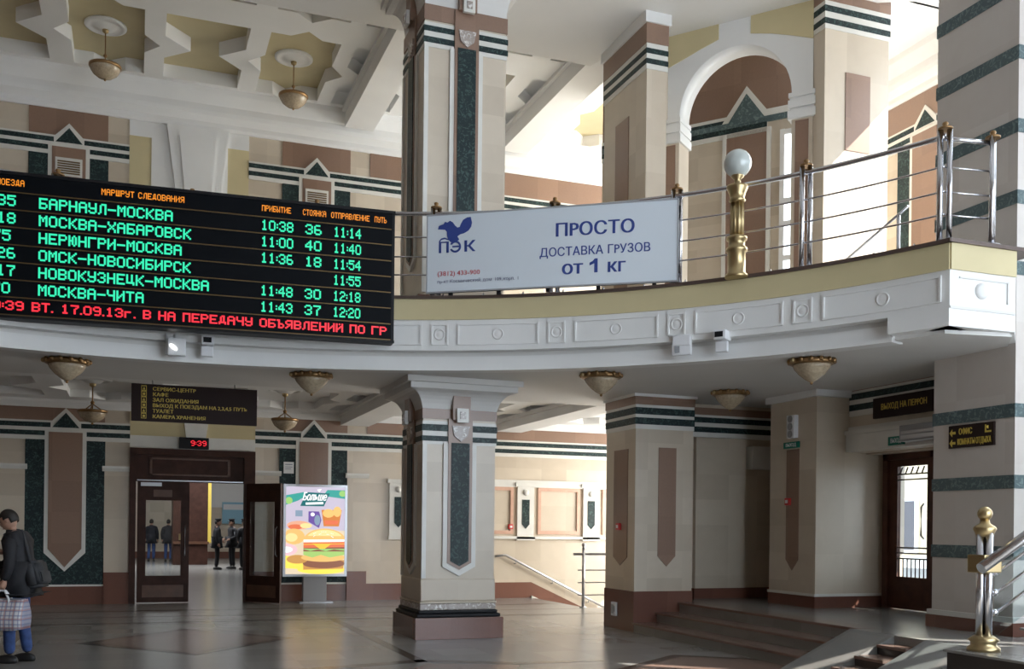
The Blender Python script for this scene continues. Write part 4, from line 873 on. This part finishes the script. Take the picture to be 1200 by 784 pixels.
shp(ell(.62, .05, .42, .05), 'yel'); shp([(.30, .05), (.98, .06), (1, .16), (.30, .16)], 'bundk'); shp(ell(.65, .12, .36, .055), 'patty'); shp(ell(.2, .17, .18, .05), 'bundk'); shp(ell(.64, .19, .38, .05), 'bun')
shp([(.30, .22), (.45, .19), (.6, .22), (.75, .19), (1, .22), (1, .28), (.3, .28)], 'let'); shp([(.30, .26), (1, .26), (1, .31), (.3, .31)], 'patty'); shp([(.30, .30), (1, .31), (1, .37), (.3, .36)], 'tom'); shp([(.45, .35), (.62, .27), (.78, .35)], 'cheese')
shp(ell(.66, .37, .37, .155, 0, 180), 'bun'); shp(ell(.66, .40, .31, .11, 20, 160), 'bunlt'); shp([(.30, .37), (1, .375), (1, .40), (.3, .395)], 'white')
for i in range(16):
    t_ = R(30 + 120 * ((i * 7) % 16) / 15); q_ = .55 + .4 * ((i * 5) % 7) / 7
    shp(ell(.66 + .30 * q_ * math.cos(t_), .39 + .115 * q_ * math.sin(t_), .009, .004, n=8), 'white')
shp([(.30, .285), (.42, .265), (.55, .285), (.68, .262), (.82, .285), (1, .27), (1, .29), (.3, .292)], 'lime'); shp([(.30, .335), (1, .345), (1, .352), (.3, .342)], 'cheese')
obj('poster', pb, None, lb)
text('poster_lettering', 'Больше', .23, PM['white'], lb, FL, PX0 + .27 * PW, .012, PZ0 + .845 * PH, bold=.01, shear=.35, width=.50, depth=.002)

# ------------------------------------------------------------------ stair handrails
hw = thing('stair_wall_handrail', 'steel handrail running down along wall beside the sunken stair', 'handrail', (8.4, WY - .12, .5))
h0, h1 = Vector((7.78, WY - .10, .97)), Vector((11.9, WY - .10, -1.07))
obj('rail', B().tube([h0 + Vector((-.25, .0, -.03)), h0, h1], .028), 'steel', hw)
for t in (.06, .28, .5, .72, .95):
    q = h0.lerp(h1, t); obj('bracket', B().tube([q, q + Vector((0, 0, -.07)), q + Vector((0, .10, -.08))], .012, 8), 'steel', hw)
sr = thing('stairwell_railing', 'steel post and rails guarding the stairwell edge behind the pier', 'railing', (8.42, 18.4, 0))
obj('post', B().tube([(8.42, 18.4, 0), (8.42, 18.4, 1.18)], .032).lathe([(.04, 1.18), (.025, 1.21), (.045, 1.25), (.03, 1.29), (.001, 1.3)], (8.42, 18.4, 0), 12).lathe([(.07, 0), (.07, .015), (.001, .016)], (8.42, 18.4, 0), 14), 'steel', sr)
obj('handrail', B().tube([(8.2, 18.4, 1.07), (13.2, 18.4, 1.07)], .026), 'steel', sr)
for z in (.25, .5, .75): obj('rail', B().tube([(8.3, 18.4, z), (13.2, 18.4, z)], .012, 8), 'steel', sr)
for x in (10.2, 12.2): obj('post', B().tube([(x, 18.4, 0), (x, 18.4, 1.07)], .026), 'steel', sr)
sw = B().m('floor')
for i in range(14): sw.box(8.45 + i * .32, 8.45 + (i + 1) * .32, 18.36, 21.28, -2.6, -.15 * (i + 1))
st('floor_stair_down', sw)
st('wall_stairwell', B().box(8.45, 13.3, 18.2, 18.36, -2.6, -.001), 'cream')

# front stair newel with glass balustrade
NX, NY, NZ = 7.11, 6.95, .54
kb = st('floor_stair_curb', B().m('floordk').box(6.86, 13, 5.9, 7.12, .001, .52).m('floor').box(6.84, 13, 5.85, 7.15, .52, .54).m('floordk').box(7.55, 13, 5.6, 6.9, .54, .72).m('floor').box(7.5, 13, 5.55, 6.92, .72, .74).m('floordk').box(8.0, 13, 5.6, 6.9, .74, .9))
nw = thing('stair_newel', 'chrome stair post with brass ball and glass panel in front of striped pillar', 'stair railing', (NX, NY, NZ))
b = B()
for dx, dy in ((-.045, .0), (.045, 0), (0, .05), (0, -.05)): b.tube([(NX + dx, NY + dy, NZ + .05), (NX + dx, NY + dy, NZ + 1.08)], .034, 12)
obj('shaft', b, 'chrome', nw)
obj('base', B().lathe([(.14, 0), (.14, .03), (.11, .05), (.11, .08), (.135, .10), (.08, .14), (.001, .15)], (NX, NY, NZ), 20), 'brass', nw)
obj('collar', B().box(NX - .10, NX + .10, NY - .10, NY + .10, NZ + .70, NZ + .86, bev=.01), 'brass', nw)
obj('capital', B().lathe([(.07, 1.02), (.08, 1.05), (.10, 1.09), (.09, 1.11), (.045, 1.14), (.04, 1.17), (.001, 1.17)], (NX, NY, NZ), 20), 'brass', nw); obj('ball', B().ball((NX, NY, NZ + 1.225), .064, 18), 'brass', nw)
sl = math.tan(R(29))
def rp(x, z): return (NX + x, NY - .12, NZ + z + x * sl)
b = B().tube([rp(-.16, .83), rp(2.6, .83)], .05, 12); obj('handrail', b, 'chrome', nw)
for z in (.62, .44, .26): obj('rail', B().tube([(NX + x, NY, NZ + z + x * sl) for x in (.06, 2.6)], .016, 8), 'chrome', nw)
obj('glass_panel', B().prism([(.12, NZ + .12), (2.5, NZ + .1 + 2.4 * sl), (2.5, NZ + .70 + 2.4 * sl), (.12, NZ + .74)], -.006, .006, Fr((NX, NY), (1, 0), (0, -1))), 'greenglass', nw)
for z in (.62, .44, .26): obj('glass_clamp', B().ball((NX + .12, NY, NZ + z + .08), .035, 10), 'chrome', nw)
obj('second_post', B().tube([(NX + .62, NY, .74), (NX + .62, NY, NZ + .80 + .62 * sl)], .03).lathe([(.09, 0), (.09, .03), (.05, .06), (.001, .07)], (NX + .62, NY, .74), 14), 'chrome', nw)

# ------------------------------------------------------------------ people
M.update(skin=plain('skin', (.42, .24, .17), .55, noise=.08, scale=20), hair=plain('hair_dark', (.018, .013, .011), .6), eye=plain('eye_dark', (.02, .015, .015), .2),
         jacket=plain('black_jacket', (.014, .014, .018), .75, noise=.3, scale=9), jeans=plain('blue_jeans', (.035, .07, .20), .8, noise=.3, scale=14), shoe=plain('dark_shoe', (.015, .014, .014), .5),
         uniform=plain('dark_uniform', (.005, .0055, .009), .7, noise=.2, scale=8), patch=plain('sleeve_patch', (.45, .47, .5), .6), navy=plain('navy_coat', (.010, .011, .018), .8), tan=plain('grey_coat', (.025, .025, .03), .8),
         bagdk=plain('dark_bag_cloth', (.035, .037, .042), .7, noise=.2, scale=12))
def skin_mesh(V, E, root, sub=1):
    """one closed surface grown round a skeleton of joints with a radius each"""
    names = list(V); me = bpy.data.meshes.new('sk'); me.from_pydata([V[k][:3] for k in names], [(names.index(a), names.index(b)) for a, b in E], [])
    o = bpy.data.objects.new('sk', me); COL.objects.link(o)
    m = o.modifiers.new('s', 'SKIN'); m.use_smooth_shade = True
    for i, k in enumerate(names):
        sv = me.skin_vertices[0].data[i]; r = V[k][3]; sv.radius = r if isinstance(r, tuple) else (r, r); sv.use_root = (k == root)
    q = o.modifiers.new('u', 'SUBSURF'); q.levels = q.render_levels = sub
    bpy.context.view_layer.update()
    out = bpy.data.meshes.new_from_object(o.evaluated_get(bpy.context.evaluated_depsgraph_get()))
    bpy.data.objects.remove(o); bpy.data.meshes.remove(me)
    return out
def add_mesh(b, me, mat):
    b.m(mat); n0 = len(b.bm.faces); b.bm.from_mesh(me); bpy.data.meshes.remove(me); b.bm.faces.ensure_lookup_table()
    for f in b.bm.faces[n0:]: f.material_index = b.mi; f.smooth = True
def head(b, c, pitch=0, yaw=0, k=1.0):
    """head with jaw, nose, ears, eyes and mouth, facing +X"""
    mx = Matrix.Translation(c) @ Matrix.Rotation(yaw, 4, 'Z') @ Matrix.Rotation(pitch, 4, 'Y')
    q = B().m('skin'); g = bmesh.ops.create_uvsphere(q.bm, u_segments=20, v_segments=16, radius=1)
    for v in g['verts']:
        x, y, z = v.co; t = max(0, -z)
        w = 1 - .34 * t ** 1.6; f = 1 - .10 * t if x > 0 else 1 - .45 * t
        v.co = Vector((x * .098 * f + (.012 * t if x > 0 else 0), y * .074 * w, z * (.115 if z > 0 else .122)))
        if z < -.2 and x > .55: v.co.x += .008
    q.ball((.100, 0, -.012), .016, 10, (1.1, .8, 1.5)); q.ball((.097, 0, -.06), .02, 10, (.5, 1.2, .35))
    for s in (-1, 1):
        q.ball((-.005, s * .076, -.005), .03, 10, (.6, .28, 1)); q.m('eye').ball((.085, s * .03, .018), .011, 8, (.6, 1.1, .7)); q.m('skin').ball((.086, s * .03, .032), .016, 8, (.5, 1.2, .3))
    for f in q.bm.faces: f.smooth = True
    q.bm.transform(mx @ Matrix.Scale(k, 4)); me = bpy.data.meshes.new('h'); q.bm.to_mesh(me); q.bm.free()
    base = [b.mats.index(m_) if m_ in b.mats else (b.m(m_), b.mi)[1] for m_ in q.mats]
    n0 = len(b.bm.faces); b.bm.from_mesh(me); bpy.data.meshes.remove(me); b.bm.faces.ensure_lookup_table()
    for f in b.bm.faces[n0:]: f.material_index = base[f.material_index]
    return mx @ Matrix.Scale(k, 4)
def hand(b, wrist, d, palm_n, curl=.8):
    """palm, four bent fingers of unequal length and a thumb from the side of the palm; d points from wrist to knuckles"""
    d = Vector(d).normalized(); pn = Vector(palm_n).normalized(); s = d.cross(pn).normalized(); w = Vector(wrist); b.m('skin')
    b.tube([w, w + d * .03, w + d * .06, w + d * .09], [.026, .034, .037, .030], 10)
    for i, (off, ln) in enumerate(((-.027, .068), (-.009, .078), (.009, .074), (.026, .058))):
        p = w + d * .085 + s * off; dd = d.copy(); pts = [p]
        for j in range(3):
            dd = (Matrix.Rotation(curl * (.5 + .35 * j), 3, s) @ dd) if False else (dd * math.cos(curl * (.45 + .2 * j)) + pn * math.sin(curl * (.45 + .2 * j))).normalized()
            p = p + dd * ln * (.45, .32, .23)[j]; pts.append(p)
        b.tube(pts, [.0098, .0092, .0085, .006], 8)
    t0 = w + d * .03 - s * .03
    b.tube([t0, t0 - s * .02 + d * .025 + pn * .012, t0 - s * .022 + d * .052 + pn * .028], [.013, .0105, .007], 8)
def person(label, loc, rz, P, top, bottom, cap=False, group=None, hairlen=0):
    """P overrides joints of a standing figure 1.75 m tall facing +X with left at +Y"""
    J = dict(pelvis=(0, 0, .95), waist=(0, 0, 1.08), chest=(.0, 0, 1.28), upper=(-.01, 0, 1.42), neck=(0, 0, 1.50), skull=(.02, 0, 1.58), headc=(.03, 0, 1.635),
             hipl=(0, .09, .90), kneel=(.02, .10, .49), ankl=(-.02, .10, .09), hipr=(0, -.09, .90), kneer=(.02, -.10, .49), ankr=(-.02, -.10, .09),
             shl=(-.01, .19, 1.42), ell=(-.03, .25, 1.14), wrl=(.04, .25, .90), shr=(-.01, -.19, 1.42), elr=(-.03, -.25, 1.14), wrr=(.04, -.25, .90), pitch=0, yaw=0, curl=.5)
    J['hem'] = (J['pelvis'][0], 0, .79); J['nape'] = tuple(.35 * a + .65 * b for a, b in zip(P.get('upper', J['upper']), P.get('neck', J['neck'])))
    J.update(P); t = thing('person', label, 'person', loc, rz, group)
    def V(names, g=0.0, hip=0):
        return {k: v if k not in ('pelvis', 'hem', 'waist') else (*v[:3], (v[3][0] + hip, v[3][1] + hip)) for k, v in V0(names, g).items()}
    def V0(names, g): return {k: (*J[k], (RAD[k][0] + g, RAD[k][1] + g) if isinstance(RAD[k], tuple) else RAD[k] + g) for k in names}
    RAD = dict(hem=(.18, .235), nape=.066, pelvis=(.125, .155), waist=(.105, .14), chest=(.12, .16), upper=(.095, .14), neck=.058, skull=.06, hipl=.088, kneel=.066, ankl=.056, hipr=.088, kneer=.066, ankr=.056, shl=.058, ell=.042, wrl=.028, shr=.058, elr=.042, wrr=.028)
    TE = [('pelvis', 'waist'), ('waist', 'chest'), ('chest', 'upper')]; AE = [('upper', 'shl'), ('shl', 'ell'), ('ell', 'wrl'), ('upper', 'shr'), ('shr', 'elr'), ('elr', 'wrr')]
    LE = [('pelvis', 'hipl'), ('hipl', 'kneel'), ('kneel', 'ankl'), ('pelvis', 'hipr'), ('hipr', 'kneer'), ('kneer', 'ankr')]
    b = B(); add_mesh(b, skin_mesh(V([k for k in RAD if k not in ('hem', 'nape')], -.012), TE + AE + LE + [('upper', 'neck'), ('neck', 'skull')], 'pelvis'), 'skin')
    ti = (b.m(top), b.mi)[1]
    for f in b.bm.faces:
        if f.calc_center_median().z < J['neck'][2] - .045: f.material_index = ti
    hm = head(b, J['headc'], J['pitch'], J['yaw'])
    for s, w, e in ((1, 'wrl', 'ell'), (-1, 'wrr', 'elr')):
        d = Vector(J[w]) - Vector(J[e]); hand(b, Vector(J[w]) - d.normalized() * .01, d, (0, -s, 0) if abs(d.normalized().z) > .5 else (0, 0, -1), J['curl'])
    obj('body', b, None, t, True)
    cj = B(); add_mesh(cj, skin_mesh(V(['waist', 'chest', 'upper', 'shl', 'ell', 'wrl', 'shr', 'elr', 'wrr', 'pelvis', 'hem', 'nape'], .026, .034), TE + AE + [('pelvis', 'hem'), ('upper', 'nape')], 'pelvis'), top)
    obj('jacket', cj, None, t, True)
    cl_ = B(); nk = Vector(J['neck']); cl_.lathe([(.085, -.06), (.082, -.02), (.078, .015), (.070, .015), (.068, -.05)], nk, 16); obj('collar', cl_, top, t, True)
    tj = B(); add_mesh(tj, skin_mesh(V(['pelvis', 'hipl', 'kneel', 'ankl', 'hipr', 'kneer', 'ankr'], .008), LE, 'pelvis'), bottom)
    for v in tj.bm.verts:
        if v.co.z > .74:
            f_ = 1 - .30 * min(1, (v.co.z - .74) / .14); v.co.x = J['pelvis'][0] + (v.co.x - J['pelvis'][0]) * f_; v.co.y *= f_
    obj('trousers', tj, None, t, True)
    for k in ('ankl', 'ankr'):
        a_ = Vector(J[k]); sb = B().m('shoe'); g = bmesh.ops.create_uvsphere(sb.bm, u_segments=14, v_segments=10, radius=1)
        for v in g['verts']:
            x, y, z = v.co; v.co = Vector((x * .15 + .055, y * (.052 - .008 * x), max(z, -.55) * .062 * (1 - .28 * x) + .034))
            v.co += Vector((a_.x, a_.y, max(0, a_.z - .09)))
        for f in sb.bm.faces: f.smooth = True
        obj('shoe', sb, None, t, True)
    hb = B(); g = bmesh.ops.create_uvsphere(hb.bm, u_segments=20, v_segments=16, radius=1)
    for v in g['verts']:
        x, y, z = v.co; v.co = Vector((x * .106 - .008, y * .083, z * .118 + .012))
    bmesh.ops.delete(hb.bm, geom=[v for v in hb.bm.verts if (v.co.x > .03 and v.co.z < .055) or v.co.z < -.055 - hairlen or (v.co.x > -.01 and v.co.z < .0)], context='VERTS')
    for f in hb.bm.faces: f.smooth = True
    hb.bm.transform(hm); o = obj('hair', hb, 'hair', t, True); sm = o.modifiers.new('thick', 'SOLIDIFY'); sm.thickness = .008
    if cap:
        cb = B(); cb.lathe([(.088, .045), (.092, .085), (.118, .125), (.105, .138), (.04, .145), (.001, .146)], (0, 0, 0), 20, squash=.88); cb.prism([(.06, .045), (.15, .03), (.15, .036), (.06, .055)], -.055, .055, Fr((0, 0), (1, 0), (0, -1)))
        cb.bm.transform(hm); obj('cap', cb, top, t, True)
        pb_ = B(); pb_.box(-.045, .045, .245, .262, 1.22, 1.32, bev=.003); obj('sleeve_patch', pb_, 'patch', t, True)
    return t
# the man with the bag, at the picture's edge
MX, MY = -1.23, 12.67
man = person('man in black jacket and blue jeans looking down, carrying a checked bag', (MX, MY, 0), R(159.5),
       dict(chest=(.01, 0, 1.28), upper=(.03, 0, 1.42), neck=(.07, 0, 1.49), skull=(.10, 0, 1.565), headc=(.125, 0, 1.61), pitch=R(28), kneel=(.06, .10, .49), ankl=(.05, .10, .09), kneer=(.0, -.10, .49), ankr=(-.06, -.10, .09),
            ell=(-.02, .25, 1.14), wrl=(.05, .24, .93), elr=(.05, -.25, 1.16), wrr=(.26, -.14, 1.24), shl=(.02, .18, 1.41), shr=(.02, -.18, 1.41), curl=1.0), 'jacket', 'jeans')
def local(o, v): return mw(o) @ Vector(v)
def plaid():
    m, nt, b = nodes('checked_bag_cloth'); N = nt.nodes.new; Lk = nt.links.new
    tc = N('ShaderNodeTexCoord'); sx = N('ShaderNodeSeparateXYZ'); Lk(tc.outputs['Object'], sx.inputs[0]); prev = None; col = None
    for ax, sc_, c, th in (('X', 130, (.12, .15, .30), .60), ('Z', 130, (.12, .15, .30), .60), ('X', 65, (.40, .16, .15), .90), ('Z', 65, (.40, .16, .15), .90)):
        k = N('ShaderNodeMath'); k.operation = 'MULTIPLY'; k.inputs[1].default_value = sc_; Lk(sx.outputs[ax], k.inputs[0])
        s = N('ShaderNodeMath'); s.operation = 'SINE'; Lk(k.outputs[0], s.inputs[0]); g = N('ShaderNodeMath'); g.operation = 'GREATER_THAN'; g.inputs[1].default_value = th; Lk(s.outputs[0], g.inputs[0])
        h = N('ShaderNodeMath'); h.operation = 'MULTIPLY'; h.inputs[1].default_value = .6; Lk(g.outputs[0], h.inputs[0])
        x = N('ShaderNodeMix'); x.data_type = 'RGBA'; x.inputs['B'].default_value = (*c, 1); Lk(h.outputs[0], x.inputs['Factor'])
        if col: Lk(col, x.inputs['A'])
        else: x.inputs['A'].default_value = (.62, .62, .64, 1)
        col = x.outputs['Result']
    Lk(col, b.inputs['Base Color']); b.inputs['Roughness'].default_value = .5; return m
M['plaid'] = plaid()
hnd = local(man, (.075, .235, .82)); bg_z = .40
cbg = thing('checked_bag', 'white and blue checked carrier bag hanging from the hand of the man', 'bag', (hnd.x, hnd.y, bg_z), R(159.5))
b = B().box(-.27, .27, -.10, .10, 0, .33)
bmesh.ops.subdivide_edges(b.bm, edges=b.bm.edges[:], cuts=4, use_grid_fill=True)
for v in b.bm.verts:
    z = v.co.z / .33; v.co.y *= 1 - .62 * max(0, z - .35) / .65 + .12 * math.sin(math.pi * z); v.co.x *= 1 + .05 * math.sin(math.pi * z); v.co.z += .012 * math.sin(v.co.x * 14)
for f in b.bm.faces: f.smooth = True
obj('body', b, 'plaid', cbg, True)
for s in (-1, 1): obj('handle', B().tube([(-.10, s * .04, .26), (-.09, s * .035, .34), (-.035, s * .012, .425), (.03, s * .012, .43), (.09, s * .035, .34), (.10, s * .04, .26)], .012, 8), 'whitepl', cbg, True)
obj('zip', B().box(-.26, .26, -.012, .012, .325, .34), 'greypl', cbg, True)
sbg = thing('shoulder_bag', 'dark grey shoulder bag slung behind the back of the man', 'bag', tuple(local(man, (-.23, .0, .83))), R(159.5))
b = B().box(-.09, .08, -.16, .16, .02, .33)
bmesh.ops.bevel(b.bm, geom=b.bm.edges[:], offset=.035, segments=3, affect='EDGES'); b.bm.transform(Matrix.Rotation(R(14), 4, 'Y'))
for f in b.bm.faces: f.smooth = True
obj('body', b, 'bagdk', sbg, True)
q = B().box(-.115, -.08, -.12, .12, .06, .20); bmesh.ops.bevel(q.bm, geom=q.bm.edges[:], offset=.015, segments=2, affect='EDGES'); q.bm.transform(Matrix.Rotation(R(14), 4, 'Y')); obj('pocket', q, 'bagdk', sbg, True)
obj('strap', B().tube([(.05, .12, .30), (.10, .10, .48), (.20, .02, .66), (.34, -.06, .68), (.42, -.10, .55)], .018, 8), 'bagdk', sbg, True)
# people beyond the doors
def far(x, y, label, face, top, bottom, cap, P, group=None): return person(label, (x, y, 0), R(face), P, top, bottom, cap, group)
far(2.66, 36.4, 'officer in dark uniform and peaked cap, first inside the open doorway', 0, 'uniform', 'uniform', True, dict(wrl=(.16, .20, 1.0), ell=(-.05, .26, 1.14)))
far(3.22, 36.9, 'officer in dark uniform with arms out, between two others inside doorway', 200, 'uniform', 'uniform', True, dict(wrl=(.2, .2, 1.05), wrr=(.2, -.2, 1.05)))
far(3.55, 36.0, 'officer in dark uniform with back turned, beside the open door leaf', 110, 'uniform', 'uniform', True, dict(wrl=(.22, .12, 1.02), wrr=(.22, -.12, 1.02)))
far(.62, 44.5, 'person in dark coat and jeans behind glass of closed door leaf, nearer the hinge', 80, 'navy', 'jeans', False, dict(kneel=(.1, .1, .5)))
far(1.28, 44.2, 'person in grey coat and jeans behind glass of closed door leaf, nearer the handle', 75, 'tan', 'jeans', False, dict(kneer=(.1, -.1, .5)))
# things in the far room
cab = thing('wooden_kiosk', 'dark wooden kiosk with yellow edge strip seen through the doorway', 'kiosk', (2.2, 41, 0))
obj('body', B().box(1.35, 2.62, 40.6, 42.6, 0, 4.2), 'wood', cab); obj('edge_strip', B().box(2.62, 2.74, 40.58, 40.72, .85, 4.2), 'signyel', cab); obj('counter', B().box(1.35, 2.66, 40.5, 40.6, .80, .9), 'woodlt', cab)
obj('brass_plate', B().box(1.55, 1.75, 40.57, 40.6, .95, 1.2), 'brass', cab)
ps = thing('blue_poster', 'pale blue poster on far wall above the officers', 'poster', (4.5, 48.4, 1.6))
obj('panel', B().box(3.75, 4.95, 48.34, 48.398, 1.6, 2.6), plain('poster_blue', (.25, .48, .62), .5), ps); obj('header', B().box(3.8, 4.9, 48.33, 48.34, 2.25, 2.5), 'whitepl', ps)
